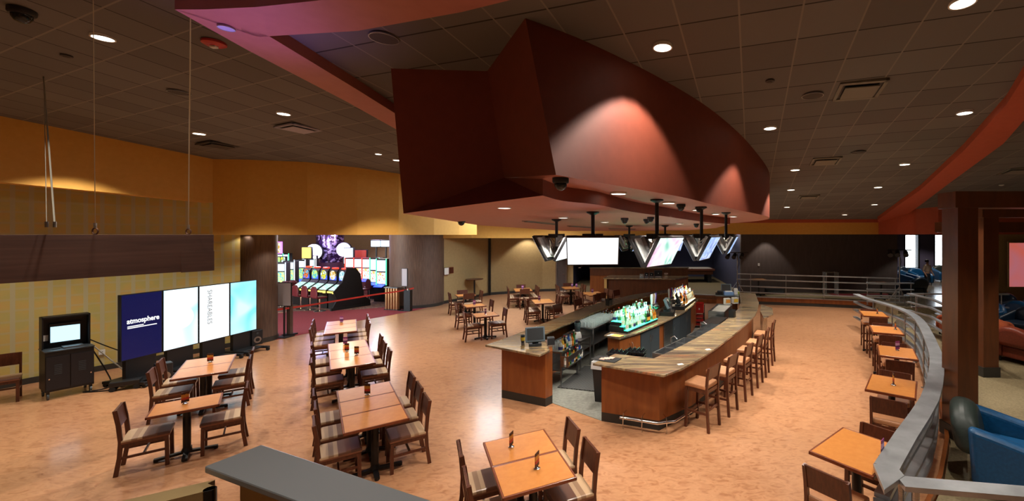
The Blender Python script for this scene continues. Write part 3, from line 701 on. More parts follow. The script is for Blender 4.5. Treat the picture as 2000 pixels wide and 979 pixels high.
group('the middle three-table row',-6.12,9.02,37,3,.77,.74,.76,3,3,cards=[(1,.1,-.3,0,.1,'dark red menu card nearest the camera on the middle row'),(1,-.05,.12,0,.1,'dark menu card at the centre of the middle row'),(2,-.05,.05,1,.1,'pink menu card, farthest on the middle row')])
group('the far three-table row by the red carpet',-8.13,11.62,34,3,.61,.72,.76,3,3,cards=[(2,.0,-.05,1,.1,'pink framed menu card on the row by the red carpet')])
group('the front centre pair of tables',-1.23,4.76,28,2,.62,.76,.76,2,2,cards=[(1,-.1,.02,0,1.4,'edge-on menu card with chrome base, farther front centre table'),(0,.05,.04,0,1.35,'edge-on brown menu card, nearer front centre table')])
group('the small table nearest the left bar end',-4.74,13.32,31,1,.72,.70,.76,1,1,cards=[(0,0,0,1,1.3,'tiny card stand on the table nearest the left bar end')])
group('the second small table behind it',-5.75,15.05,34,1,.66,.68,.76,1,1,cards=[(0,0,.02,1,.2,'tiny pink card on the second small table of three')])
group('the third small table by the tan wall',-7.1,17.6,34,1,.66,.72,.76,1,1,far=1,near=1)
group('the four-top farthest back left',-5.15,19.3,21,1,1.1,.76,.76,2,3,far=1,near=1,cards=[(0,0,.1,1,.2,'tiny pink card on the four-top farthest back left')])
group('the four-top just left of the bar',-3.5,15.95,22,1,1.05,.74,.76,2,2,cards=[(0,-.1,.2,1,.2,'tiny pink card on the four-top just left of the bar')])
group('the four-top before the ramp',-3.06,20.0,21,1,.95,.72,.76,2,2,far=1,cards=[(0,.1,.1,1,.2,'tiny pink card, left of two before the ramp'),(0,.28,.0,1,.2,'tiny pink card, right of two before the ramp')])
group('the four-top against the left bar counter',-1.75,18.0,26,1,1.1,.8,.76,2,2,near=1,cards=[(0,0,.2,1,.2,'tiny pink card on the four-top against the left bar counter')])
# stools at the high tables along the curved rail
for desc, cx, cy, an, w, cards in (('at the rail, nearest the camera',2.30,4.36,41,.62,[(0,.02,-.24,1,.8,'pink menu card at the rail edge of the nearest high table')]),
        ('at the rail, second from the camera',3.80,6.21,55,.62,[(0,0,-.02,0,1.2,'tall orange menu card on the second high table')]),
        ('at the rail, third from the camera',4.97,7.97,62,.66,[(0,.1,-.02,1,.2,'purple menu card on the third high table')]),
        ('at the rail, fourth from the camera',5.88,9.83,66,.60,[(0,.08,-.2,0,1.3,'edge-on card stand on the fourth high table')]),
        ('at the rail, farthest from the camera',6.70,11.80,70,.62,[(0,0,-.1,0,1.3,'tiny card stand on the farthest high table')])):
    a = R(an); c = Vector((cx,cy,0)); ex = Vector((math.cos(a),math.sin(a),0)); ey = Vector((-math.sin(a),math.cos(a),0))
    table(.62,.82,1.07).put(c, a, f'high orange-topped table {desc}', 'orange topped tables')
    ST.put(c-ex*.46, a, f'dark wood stool, near side of the high table {desc}', 'stools at the rail tables')
    ST.put(c+ex*.44, a+math.pi, f'dark wood stool, far side of the high table {desc}', 'stools at the rail tables')
    for (k,u,v,ci,rz,t) in cards: CD[ci].put(c+ex*u+ey*v+Vector((0,0,1.072)), rz, t, 'menu holders on tables')
# a chair half in frame at the far left wall
CH.put((-12.45,8.25,0), R(-38), 'dark wood chair with tan seat against the wall at the left edge', 'dark wood chairs at the tables')
# bar stools: rear-leg floor points seen in the photograph
nm = ['nearest','second','third','fourth','fifth','farthest']
for k, (p, q) in enumerate((((1383,848),(1406,829.6)),((1423,816),(1441,800)),((1456,786),(1470,772)),((1479.8,759),(1490,747)),((1495.7,739),(1502.5,727)),((1508.7,715),(1513.3,706)))):
    a = fl(*p); b = fl(*q); dd = (b-a).normalized(); f = Vector((-dd.y, dd.x, 0)); c = (a+b)/2+f*.235
    ST.put(c, math.atan2(f.y,f.x), f'dark wood bar stool, {nm[k]} of the six along the right bar counter' if k in (0,5) else f'dark wood bar stool, {nm[k]} of six along the right bar counter from the camera', 'bar stools along the right counter')
nm2 = ['nearest','second','third','farthest']
for k, (x, y) in enumerate(((-2.25,13.2),(-1.75,14.3),(-1.2,15.45),(-.55,16.6))):
    ST.put((x,y,0), R(-27-k*2), f'dark bar stool, {nm2[k]} of four peeking over the left counter', 'bar stools beyond the left counter')

# ---------------------------------------------------------------- the bar
ZT = 1.07
Lo = [(-1.64,8.1),(-1.77,7.76),(-3.02,8.47),(-2.79,9.0),(-2.5,9.9),(-2.22,10.76),(-1.61,12.7),(-.95,14.2),(-.11,15.5),(1.23,16.9)]
Li = [(1.5,16.35),(.5,15.2),(-.15,14.3),(-.63,13.3),(-1.08,12.2),(-1.42,11.17),(-1.78,10.2),(-2.04,9.33)]
Ro = [(-.73,7.26),(.455,6.65),(.786,7.0),(1.2,7.6),(1.58,8.22),(2.14,9.24),(2.82,10.54),(3.28,11.5),(3.63,12.44),(4.05,13.7),(4.35,15.0),(4.54,15.8)]
Ri = [(3.95,16.0),(3.75,15.0),(3.5,13.9),(3.14,12.7),(2.72,11.7),(2.28,10.76),(1.85,9.95),(1.39,9.16),(.95,8.45),(.606,7.93),(.337,7.56),(-.37,7.85)]
def bar_side(name, label, outer, inner, body, plinth, left):
    r = empty(name, (0,0,0), label=label, cat='bar counter')
    MB().prism(outer+inner, ZT-.04, ZT).build('countertop', M['granite'], r, bevel=.008)
    MB().prism(body, .16, ZT-.04).build('body', M['barwood'], r)
    MB().prism(plinth, 0, .15).prism(plinth, .15, .158).build('kick_plinth', [M['plinth']], r)
    return r
def inset(pl, t):  # shift a polyline sideways by t (left of travel positive)
    out = []
    for i in range(len(pl)):
        a = Vector(pl[max(i-1,0)]); b = Vector(pl[min(i+1,len(pl)-1)]); d = (b-a).normalized(); out.append((pl[i][0]-d.y*t, pl[i][1]+d.x*t))
    return out
bo = [(-2.69,8.48),(-2.52,9.1)]+inset(Lo[4:], -.16)
bodyL = [(-1.61,8.2),(-1.71,8.03)]+bo+inset(bo[2:][::-1], .22)[0:]+[(-2.2,9.3),(-1.75,8.9)]
bar_side('bar_counter', 'left bar counter, granite top on cherry wood body, pointed end toward camera', Lo, Li, bodyL, [(p[0]+(0 if i > 1 else .0),p[1]) for i,p in enumerate(bodyL)], True)
ro = [(.60,7.30)]+inset(Ro[3:], .18)
bodyR = [(-.59,7.42),(.41,7.06),(.56,7.22)]+ro[1:]+inset(ro[1:][::-1], -.24)+[(.30,7.62),(-.45,7.86)]
br = bar_side('bar_counter', 'right bar counter, long curved granite top lined by the bar stools', Ro, Ri, bodyR, bodyR, False)
MB().prism(inset(Ri,.0)+inset(Ri,.07)[::-1], ZT-.12, ZT-.02).build('steel_trim', M['steel'], br)
# foot rail round the right counter
fr = empty('foot_rail', (0,0,0), label='polished steel foot rail around the base of the right bar counter', cat='foot rail')
base = inset([(-.2,7.28),(.43,7.05)], -.16)+inset(ro[1:], -.16)
base = [base[0], base[1], (.66,6.98)]+base[2:-3]
MB().tube([(x,y,.19) for x,y in base], .025, 10).build('rail', M['chrome'], fr, smooth=True)
for i in range(len(base)-1):
    for t in ((.1,.6) if i == 0 else (.5,)):
        x = base[i][0]*(1-t)+base[i+1][0]*t; y = base[i][1]*(1-t)+base[i+1][1]*t
        dx = base[i+1][0]-base[i][0]; dy = base[i+1][1]-base[i][1]; L = math.hypot(dx,dy); nx, ny = -dy/L, dx/L
        MB().tube([(x+nx*.13,y+ny*.13,.27),(x,y,.27),(x-nx*.02,y-ny*.02,.19),(x-nx*.03,y-ny*.03,.02),(x+nx*.01,y+ny*.01,.005)], .009, 6).build('bracket', M['chrome'], fr)
# lower ledge at the far right of the counter
lg = MB().prism([(3.75,12.2),(4.25,12.9),(4.55,13.9),(4.4,14.6),(4.0,13.4)], .82, .86).prism([(3.8,12.5),(4.1,13.0),(4.3,14.0),(4.0,13.4)], 0, .82).build('side_ledge', M['granite'], None)
tag(lg, 'low granite side ledge jutting from the far right of the bar counter', 'counter')
# far station where the right counter ends
stn = empty('end_station', (0,0,0), label='wood cabinet with steel top at the far end of the right counter', cat='cabinet')
MB().prism([(2.95,15.35),(3.75,15.1),(3.9,15.9),(3.1,16.15)], ZT-.03, ZT).build('worktop', M['steel'], stn)
MB().prism([(3.0,15.42),(3.22,15.36),(3.3,16.05),(3.15,16.1)], 0, ZT-.03).prism([(3.2,15.9),(3.85,15.75),(3.88,15.88),(3.2,16.1)],0,ZT-.03).build('cabinet_panel', M['barwood'], stn)
# under-counter steel along the right inner edge
def unit(name, label, path_pt, ang, L, D, z, parts):
    o = empty(name, (path_pt[0],path_pt[1],0), R(ang), label, 'bar equipment')
    parts(o, L, D, z); return o
def sink_parts(o, L, D, z):
    mb = MB(); mb.box(0,L,0,D,z-.22,z-.18).box(0,L,0,.03,z-.2,z).box(0,L,D-.03,D,z-.2,z)
    n = 3
    for k in range(n+1): mb.box(L*k/n-.015,L*k/n+.015,0,D,z-.2,z)
    mb.build('basin', M['steel'], o)
    mb = MB()
    for x in (.05, L-.05):
        for y in (.05, D-.05): mb.cyl((x,y,0),(x,y,z-.2),.02,seg=8)
    mb.build('legs', M['steel'], o)
    MB().tube([(L/2,D-.04,z),(L/2,D-.04,z+.16),(L/2,D-.12,z+.2),(L/2,D-.2,z+.14)], .012, 8).build('faucet', M['chrome'], o, smooth=True)
unit('bar_sink','three-basin steel sink under the near inner edge of right counter',(.72,8.45),58,1.5,.42,.86,sink_parts).location.z = 0
unit('bar_sink','steel sink with taps under the middle inner edge of right counter',(1.62,9.95),60,1.6,.42,.86,sink_parts)
def cooler_parts(o, L, D, z):
    MB().box(0,L,0,D,.08,z-.04).build('case', M['greydark'], o, bevel=.01)
    MB().box(-.01,L+.01,-.01,D+.01,z-.04,z).build('lid', M['steel'], o, bevel=.005)
    MB().box(.1,.14,D,D+.02,z-.25,z-.12).build('handle', M['chrome'], o)
unit('bottle_cooler','grey steel-topped cooler beneath the black caddy on right counter',(2.25,11.45),64,1.1,.45,.84,cooler_parts)
def ice_parts(o, L, D, z):
    mb = MB(); mb.box(0,L,0,D,.3,z-.3).box(0,.02,0,D,z-.3,z).box(L-.02,L,0,D,z-.3,z).box(0,L,0,.02,z-.3,z).box(0,L,D-.02,D,z-.3,z)
    mb.build('bin', M['steel'], o)
    mb = MB()
    for k in range(6): mb.box(.03+k*(L-.06)/6,.03+(k+.75)*(L-.06)/6,.05,D-.05,z-.28,z-.03)
    mb.build('white_tubs', M['white'], o)
unit('ingredient_station','steel station of white tubs before the far end of right counter',(2.72,12.75),68,1.5,.5,.94,ice_parts)
# left under-counter line
def uL(t, off=0):   # point along the inner edge of the left counter
    P = [Vector(p) for p in Li[::-1]]; d = 0
    for a, b in zip(P, P[1:]):
        L = (b-a).length
        if d+L >= t: k = (t-d)/L; q = a+(b-a)*k; u = (b-a).normalized(); return (q.x+u.y*off, q.y-u.x*off), math.degrees(math.atan2(u.y,u.x))
        d += L
    return (P[-1].x, P[-1].y), 60
def rack_parts(o, L, D, z):    # local x along the bar, -y toward the aisle
    mb = MB()
    for x in (0, L-.03):
        for y in (-.03, -D): mb.box(x,x+.03,y,y+.03,0,z)
    mb.box(0,L,-D,0,z-.03,z).box(0,L,-D,0,z-.42,z-.40)
    mb.build('frame', M['steel'], o)
    MB().box(0,L,-.02,0,.2,z+.12).build('backsplash', M['steel'], o)
def speed_parts(o, L, D, z):
    rack_parts(o, L, D, z-.1)
    MB().box(0,L,-D-.16,-D-.145,z-.3,z-.18).box(0,L,-D-.16,-D,z-.42,z-.4).box(0,.015,-D-.16,-D,z-.42,z-.18).box(L-.015,L,-D-.16,-D,z-.42,z-.18).build('bottle_rail', M['steel'], o)
(p0, a0) = uL(0, 0); unit('speed_rack','steel speed rack of small bottles at the near end of left bar',(-1.98,9.15),a0,.85,.42,.86,speed_parts)
(p1, a1) = uL(.95); unit('blender_stand','steel stand holding the blender behind the left bar',p1,a1,.55,.5,.74,rack_parts)
(p2, a2) = uL(1.55); unit('glass_rack_table','steel drainboard shelf of clean glasses behind the left bar',p2,a2,1.45,.55,.92,rack_parts)
(p3, a3) = uL(3.05); unit('speed_rack','steel rack of coloured bottles beside the dark cooler',p3,a3,.45,.42,.86,speed_parts)
def bigcool(o, L, D, z):
    MB().box(0,L,-D,0,.08,z-.03).build('case', M['greydark'], o, bevel=.01)
    MB().box(-.01,L,-D-.02,0,z-.03,z).box(.05,L*.45,-D+.08,-.12,z,z+.02).box(L*.5,L*.95,-D+.08,-.12,z,z+.02).build('lid', M['darksteel'], o)
(p4, a4) = uL(3.6); unit('bottle_cooler','large dark grey cooler with sliding lids behind the left bar',p4,a4,1.35,.62,.88,bigcool)
(p5, a5) = uL(5.1); unit('bar_sink','steel sink with taps at the far end of left bar',(p5[0]+.5,p5[1]-.25),a5,1.3,.45,.86,sink_parts)
# blender
(pb, ab) = uL(1.2,.28)
bl = empty('blender', (pb[0],pb[1],.742), R(ab), 'white based bar blender with dark clear jug', 'blender')
MB().lathe([(.001,0),(.11,0),(.115,.06),(.09,.14),(.06,.16),(.001,.16)], seg=4).build('base', M['white'], bl, bevel=.01)
MB().lathe([(.055,.16),(.085,.36),(.08,.38),(.001,.38)], seg=12).build('jug', mat('smoky jug', (90,110,118), .1, alpha=.55), bl, smooth=True)
MB().lathe([(.001,.38),(.07,.38),(.06,.42),(.001,.42)], seg=12).build('jug_lid', M['black'], bl)
# glasses on the drainboard
gl = MB().lathe([(.026,0),(.03,.01),(.036,.13),(.033,.13),(.027,.012),(.001,.012)], seg=10)
glass0 = empty('bar_glass', label='x', cat='glass'); gl.build('bowl', M['glass'], glass0, smooth=True)
GLS = Proto(glass0); kk = 0
u = Vector((math.cos(R(a2)), math.sin(R(a2)), 0)); v = Vector((u.y, -u.x, 0))
for i in range(13):
    for j in range(5):
        GLS.put(Vector((p2[0],p2[1],.922))+u*(.08+i*.108)+v*(.07+j*.1), 0, 'clear upturned drinking glass on the drainboard behind the left bar', 'glasses on the drainboard')
gz = Vector((p0[0],p0[1],0)); 
for i in range(6):
    for j in range(3):
        GLS.put(Vector((-1.9,9.25,.762))+u*(.06+i*.13)+v*(.06+j*.1), 0, 'clear drinking glass on the near steel rack beside the register', 'glasses on the near rack')
# bottles
def bottle_mat(name, c, al=.75): return mat(name, c, .12, alpha=al, coat=.2)
BM = [bottle_mat('clear spirit', (215,232,225), .45), bottle_mat('amber spirit', (190,110,30), .8), bottle_mat('green glass', (50,120,60), .8), bottle_mat('dark glass', (40,26,20), .9), bottle_mat('blue glass', (40,90,180), .8), bottle_mat('gold spirit', (216,170,60), .8)]
CAPM = [M['black'], M['red'], M['white'], M['brass']]
LABM = [M['paper'], mat('amber paper', (220,150,60), .6), mat('green paper', (60,130,80), .6), mat('navy paper', (40,50,110), .6)]
def make_bottle(shape, bmat, cap, lab):
    r = empty('liquor_bottle', label='x', cat='bottle')
    w, h, n = shape
    MB().lathe([(.001,0),(w,0),(w,h*.55),(w*.8,h*.66),(n,h*.76),(n,h*.94),(.001,h*.94)], seg=12).build('bottle_body', bmat, r, smooth=True)
    MB().lathe([(.001,h*.93),(n*1.25,h*.93),(n*1.2,h),(.001,h)], seg=10).build('cap', cap, r)
    MB().lathe([(w*1.02,h*.14),(w*1.02,h*.42),(w*.99,h*.42),(w*.99,h*.14)], seg=12, closed=True).build('paper_label', lab, r)
    return r
SH = [(.038,.30,.014),(.045,.27,.016),(.034,.33,.013),(.05,.24,.02),(.04,.29,.015)]
BP = [Proto(make_bottle(SH[k%5], BM[[0,1,2,0,5,3,0,4][k]], CAPM[k%4], LABM[[0,1,2,3,0,1,2,0][k]])) for k in range(8)]
# ---- back bar island
Io = [(-.71,9.57),(-.33,9.32),(.1,9.88),(.52,10.6),(1.0,11.5),(1.44,12.4),(1.9,13.6),(2.28,15.0)]
Ii = [(1.62,15.3),(1.2,14.1),(.75,13.0),(.3,12.0),(-.1,11.15),(-.45,10.3)]
isl = empty('back_bar_island', (0,0,0), label='long curved back bar island with stone top, bottles stand on it', cat='bar counter')
MB().prism(Io+Ii, .96, 1.0).build('countertop', M['granite'], isl, bevel=.006)
ib = [(-.62,9.6),(-.33,9.42)]+inset(Io[2:], .07)+inset(Ii,.06)
MB().prism(ib, .1, .96).build('carcass', M['barwood'], isl)
MB().prism(inset(ib,.04), 0, .1).build('kick_plinth', M['plinth'], isl)
face = inset(Io[1:], .055)
def on_face(t):
    P = [Vector(p) for p in face]; d = 0
    for a, b in zip(P, P[1:]):
        L = (b-a).length
        if d+L >= t: k = (t-d)/L; return a+(b-a)*k, (b-a).normalized()
        d += L
    return P[-1], (P[-1]-P[-2]).normalized()
def face_panel(name, t0, t1, z0, z1, m, out=.02):
    a, ua = on_face(t0); b, ub = on_face(t1); u_ = (b-a).normalized(); nrm = Vector((u_.y, -u_.x))
    mb = MB(); q = [(a.x,a.y),(b.x,b.y),(b.x+nrm.x*out,b.y+nrm.y*out),(a.x+nrm.x*out,a.y+nrm.y*out)]
    mb.prism(q, z0, z1); o = mb.build(name, m, isl); return o, a, b, nrm, u_
cuts = [(.03,.42,'w'),(.43,.82,'w'),(.85,1.35,'d'),(1.36,1.85,'d'),(2.15,2.75,'s'),(2.78,3.35,'d'),(3.36,4.0,'d'),(4.02,4.6,'d'),(4.65,5.3,'w')]
for i, (t0, t1, k) in enumerate(cuts):
    dd, a, b, nr, u_ = face_panel('door' if k != 's' else 'steel_panel', t0, t1, .12, .93, {'w':M['barwood'],'d':M['greydark'],'s':M['steel']}[k])
    if k != 's':
        e = (b if i % 2 == 0 else a)+nr*.045+(-u_ if i % 2 == 0 else u_)*.05
        MB().tube([(e.x-nr.x*.02,e.y-nr.y*.02,.62),(e.x,e.y,.64),(e.x,e.y,.78),(e.x-nr.x*.02,e.y-nr.y*.02,.80)], .007, 6).build('handle', M['chrome'], dd, smooth=True)
mid = [((a[0]+b[0])/2, (a[1]+b[1])/2) for a, b in (((-.52,9.45),(-.52,9.45)),)]
def axis(t):   # along the island centre line
    P = [Vector(p) for p in ((-.45,9.72),(-.02,10.5),(.42,11.35),(.9,12.3),(1.3,13.2),(1.72,14.3),(1.95,15.1))]; d = 0
    for a, b in zip(P, P[1:]):
        L = (b-a).length
        if d+L >= t: k = (t-d)/L; return a+(b-a)*k, (b-a).normalized()
        d += L
    return P[-1], (P[-1]-P[-2]).normalized()
def display(t0, t1, lbl, ledm, ncols, lit, glowcol, pw, bname):
    a, ua = axis(t0); b, _ = axis(t1); u_ = (b-a).normalized(); nr = Vector((u_.y,-u_.x)); L = (b-a).length
    o = empty('bottle_display', (a.x,a.y,1.0), math.atan2(u_.y,u_.x), lbl, 'bottle display')
    MB().box(0,L,-.26,.26,0,.06).build('base_tray', M['black'], o)
    MB().box(0,L,-.15,.26,.06,.14).box(.1,L,-.03,.26,.14,.22).build('riser', M['blackplastic'], o)
    MB().box(0,L,-.26,-.16,.06,.066).box(0,L,-.15,-.04,.14,.146).box(.1,L,-.03,.25,.22,.226).build('lit_step', ledm, o)
    lp = bpy.data.lights.new('display_light', 'AREA'); lp.shape = 'RECTANGLE'; lp.size = L*.9; lp.size_y = .4; lp.energy = pw; lp.color = glowcol
    n_ = 0
    for row, (y, z) in enumerate(((-.21,.068),(-.095,.148),(.04,.228),(.17,.228))):
        for i in range(ncols):
            x = (.13 if row > 1 else .06)+i*(L-.16)/(ncols-1)*(1 if row < 2 else .96)
            p = Vector((a.x,a.y,1.0+z))+Vector((u_.x,u_.y,0))*(x+random.uniform(-.012,.012))+Vector((-u_.y,u_.x,0))*y
            BP[lit[random.randrange(len(lit))]].put(p, random.uniform(0,6), bname, 'bottles on the '+('green' if ledm is M['led_green'] else 'warm')+' lit display')
    # light given off by the lit steps
    for k in range(3):
        l = bpy.data.lights.new('step_glow','POINT'); l.energy = pw; l.color = glowcol; l.shadow_soft_size = .12
        lo_ = bpy.data.objects.new('step_glow', l); C.objects.link(lo_); q = Vector((a.x,a.y,1.36))+Vector((u_.x,u_.y,0))*L*(k+.5)/3; lo_.location = q
display(.12,1.75,'stepped bottle display glowing green at the near end of the island',M['led_green'],15,[0,0,2,5,1,3,0,6],(.3,1,.72),16,'liquor bottle on the green-glowing stepped display of the island')
display(4.0,5.65,'stepped bottle display glowing warm white at the far end of the island',M['led_white'],15,[0,5,0,1,7,0,0,4],(1,.9,.68),16,'liquor bottle on the warm-glowing stepped display of the island')
# small bottles in the speed racks
for i in range(9):
    BP[i%8].put(Vector((-1.98,9.15,.46))+u*(.06+i*.09)+v*.5, 0, 'small bottle in the steel speed rack at the near bar end', 'bottles in the near speed rack')
    BP[(i+3)%8].put(Vector((-1.98,9.15,.762))+u*(.1+i*.085)+v*.35, 0, 'bottle standing on the near steel rack beside the blender', 'bottles on the near rack')
u3 = Vector((math.cos(R(a3)), math.sin(R(a3)), 0)); v3 = Vector((u3.y,-u3.x,0))
for i in range(5):
    for j in range(4):
        BP[(i*3+j)%8].put(Vector((p3[0],p3[1],.762))+u3*(.05+i*.085)+v3*(.06+j*.09), 0, 'coloured bottle in the rack beside the dark cooler', 'bottles beside the dark cooler')
    BP[(i*5+1)%8].put(Vector((p3[0],p3[1],.46))+u3*(.05+i*.085)+v3*.5, 0, 'coloured bottle in the front rail of the rack by the cooler', 'bottles in the rail by the cooler')
# beer towers
def tower(t, lbl, cols):
    c, ua = axis(t); o = empty('beer_tap_tower', (c.x,c.y,1.0), math.atan2(ua.y,ua.x), lbl, 'beer tap')
    MB().box(-.14,.14,-.09,.09,0,.03).cyl((0,0,.03),(0,0,.30),.05,seg=14).box(-.18,.18,-.05,.05,.28,.40).build('tower', M['steel'], o, bevel=.006)
    for k, cc in enumerate(cols):
        x = -.14+k*.28/(len(cols)-1)
        hd = MB().lathe([(.001,.40),(.013,.40),(.026,.52),(.03,.62),(.02,.67),(.001,.67)], c=(x,0,0), seg=8).build('tap_handle', cc, o, smooth=True)
        MB().tube([(x,-.05,.34),(x,-.1,.33),(x,-.11,.26)], .01, 6).build('spout', M['chrome'], o)
PU = mat('violet enamel', (70,50,150), .4)
tower(2.05,'white tap handles of the nearer beer tower beside green bottles',[M['white'],M['white'],M['brass'],M['white'],PU])
tower(3.35,'farther beer tower with white and violet tap handles',[M['white'],M['red'],PU,M['white']])
# point-of-sale terminals
def make_pos(name_lbl, loc, rz, shell, printer=True, drawer=False):
    o = empty('sales_terminal', loc, rz, name_lbl, 'register')
    z = 0
    if drawer:
        MB().box(-.2,.2,-.22,.22,0,.11).build('cash_drawer', M['black'], o, bevel=.005); z = .11
    MB().box(-.1,.08,-.12,.12,z,z+.05).bar((-.02,0,z+.04),(-.05,0,z+.2),.12,.06,up=(1,0,0)).build('foot', M['greydark'], o, bevel=.005)
    Mx = Matrix.Translation((.0,0,z+.22))@Matrix.Rotation(R(-24),4,'Y')
    bd = MB().box(-.045,.03,-.19,.19,-.15,.15,Mx).build('monitor', shell, o, bevel=.015)
    MB().box(.03,.034,-.16,.16,-.12,.12,Mx).build('display', M['lcdoff'], bd)
    if printer: MB().box(-.08,.08,.24,.38,0,.14).box(-.02,.02,.27,.35,.14,.145).build('receipt_printer', M['greydark'], o, bevel=.012)
    return o
make_pos('blue-grey sales terminal with printer on the left bar counter end', (-2.0,8.42,1.072), R(-72), M['greyplastic'])
c, ua = axis(2.75); make_pos('sales terminal on the island, tinted green by the bottle display', (c.x+.1,c.y-.15,1.002), math.atan2(ua.y,ua.x)-R(75), M['greyplastic'], True, True)
c, ua = axis(3.75); make_pos('grey sales terminal on the island, before the warm bottle display', (c.x+.1,c.y-.12,1.002), math.atan2(ua.y,ua.x)-R(75), M['greydark'], False, True)
make_pos('sales terminal atop the end station of right counter', (3.42,15.75,1.072), R(-100), M['greyplastic'], True, False)
# items on the counters
def caddy(loc, rz, lbl):
    o = empty('napkin_caddy', loc, rz, lbl, 'bar caddy')
    MB().box(-.09,.09,-.07,.07,0,.02).box(-.09,-.08,-.07,.07,0,.2).box(.08,.09,-.07,.07,0,.2).box(-.09,.09,.06,.07,0,.2).box(-.09,.09,-.07,-.06,0,.16).build('box', M['black'], o)
    MB().box(-.07,.07,-.05,.05,.02,.12).build('napkins', M['paper'], o)
    MB().cyl((.13,0,0),(.13,0,.16),.03,seg=10).build('side_cup', M['red'], o)
    return o
caddy((-.82,13.25,1.07), R(60), 'black napkin caddy on the inner edge of the left counter')
caddy((2.62,11.3,1.07), R(60), 'black napkin caddy with white straws on the right counter')
mt = empty('bar_mat', tuple(fl(1184,702,1.071)), R(-25), 'black rubber bar mat with pink coasters on right counter corner', 'bar mat')
MB().box(-.24,.24,-.14,.14,0,.012).build('mat', M['rubber'], mt, bevel=.004)
for k, (x,y) in enumerate(((-.05,-.04),(.03,.02),(.0,-.01),(.08,.05))): MB().box(x-.05,x+.05,y-.05,y+.05,.012+.003*k,.015+.003*k).build('coaster', mat('pink card', (226,176,160), .7), mt)
cup = empty('sticker_cup', tuple(fl(1021,670,1.071)), 0, 'dark cup with yellow label behind the left register', 'cup')
MB().lathe([(.03,0),(.045,.16),(.04,.16),(.026,.01),(.001,.01)], seg=14).build('cup_body', M['greydark'], cup, smooth=True)
MB().lathe([(.04,.05),(.0435,.12),(.042,.12),(.038,.05)], seg=14, closed=True).build('yellow_label', mat('yellow sticker', (226,190,50), .6), cup)
ppr = empty('paper_stack', (-.47,9.52,1.002), R(-30), 'white and orange papers on the near end of the island', 'papers')
for k in range(4): MB().box(-.14+.03*k,.12+.03*k,-.1,.1,.004*k,.004*k+.003).build('sheet', M['paper'] if k != 3 else mat('orange paper', (226,170,90), .7), ppr)
for k, (px, py) in enumerate(((1329,683),(1382,682))): pass
for px, py, t in ((1383,683,'farther'),(1329,712,'nearer')):
    q = fl(px,py,1.071); a = MB().box(-.05,.05,-.035,.035,0,.004).build('receipt_slip', M['paper'], None, loc=q, rz=.4); tag(a, f'small white paper slip on the right counter, {t} of two', 'paper')
# far end station clutter
for i, (x,y,nm_,m_,w_,h_,t) in enumerate(((3.15,15.6,'black_box',M['black'],.09,.12,'black box at the left of the end station top'),(3.45,15.45,'blue_napkin_pack',mat('blue napkins',(120,160,210),.7),.16,.12,'pale blue napkin pack at the end station'),(3.72,15.5,'white_jug',M['white'],.07,.22,'white jug at the right of the end station'),(3.84,15.62,'green_cup',mat('lime green',(160,180,60),.5),.04,.1,'lime green cup beside the white jug'))):
    o = empty(nm_, (x,y,1.072), 0, t, 'container')
    MB().box(-w_,w_,-w_*.7,w_*.7,0,h_).build('body', m_, o, bevel=.012)
    MB().box(-w_*.8,w_*.8,-w_*.5,w_*.5,h_,h_+.02).build('lid', M['white'] if i else M['greydark'], o)
for i, (x, y, c_, t) in enumerate(((3.12,14.2,(236,160,60),'orange carton in the tub station near the far end'),(3.42,14.35,(240,200,60),'yellow carton in the tub station near the far end'))):
    o = empty('juice_carton', (x,y,.94), .3, t, 'carton')
    MB().box(-.1,.1,-.07,.07,0,.2).build('carton_body', M['white'], o); MB().box(-.08,.08,-.075,-.07,.05,.16).build('printed_panel', mat('carton print', c_, .6), o)
# bin, crates, mat
bn = empty('waste_bin', (-.55,8.35,0), R(-20), 'tall black waste bin with clear liner in the bar entrance', 'waste bin')
MB().add([(x*s,y*s,z) for z,s in ((0,.8),(.78,1.0)) for x,y in ((-.24,-.2),(.24,-.2),(.24,.2),(-.24,.2))], [(0,3,2,1),(0,1,5,4),(1,2,6,5),(2,3,7,6),(3,0,4,7)]).build('bin_body', M['blackplastic'], bn)
mb = MB()
for s_, z in ((1.06,.80),(1.12,.68)): pass
mb.add([(x*s,y*s,z) for z,s in ((.66,1.08),(.80,1.04),(.80,.96),(.5,.9)) for x,y in ((-.24,-.2),(.24,-.2),(.24,.2),(-.24,.2))], [(k*4+i,k*4+(i+1)%4,(k+1)*4+(i+1)%4,(k+1)*4+i) for k in range(3) for i in range(4)])
mb.build('liner', M['bagplastic'], bn)
for k, (x, y, t) in enumerate(((-.35,8.72,'left'),(.02,8.85,'right'))):
    o = empty('bottle_crate', (x,y,.62), R(-15), f'{t} black crate of dark bottles behind the right counter corner', 'crate')
    mb = MB(); mb.box(-.2,.2,-.15,.15,0,.02)
    for a_, b_ in (((-.2,-.15),(.2,-.15)),((.2,-.15),(.2,.15)),((.2,.15),(-.2,.15)),((-.2,.15),(-.2,-.15))):
        for z in (.06,.14,.22): mb.bar((*a_,z),(*b_,z),.012,.03)
    mb.build('crate_frame', M['black'], o)
    MB().box(-.19,-.16,-.14,.14,-.62,0).box(.16,.19,-.14,.14,-.62,0).build('stand', M['steel'], o)
    for i in range(4):
        for j in range(3): MB().lathe([(.001,.02),(.034,.02),(.034,.2),(.014,.24),(.014,.28),(.001,.28)], c=(-.14+i*.095,-.09+j*.09,0), seg=8).build('bottle', mat('dark bottles', (30,30,34), .2) if (k,i,j) == (0,0,0) else bpy.data.materials['dark bottles'], o)
dm = MB().prism([(-1.66,9.0),(-.75,8.75),(-.65,10.4),(-1.25,10.45)], 0, .02).build('drain_mat', M['drainmat'], None, loc=(0,0,.009)); tag(dm, 'dark rubber drain mat on the grey floor in the bar entrance', 'floor mat')
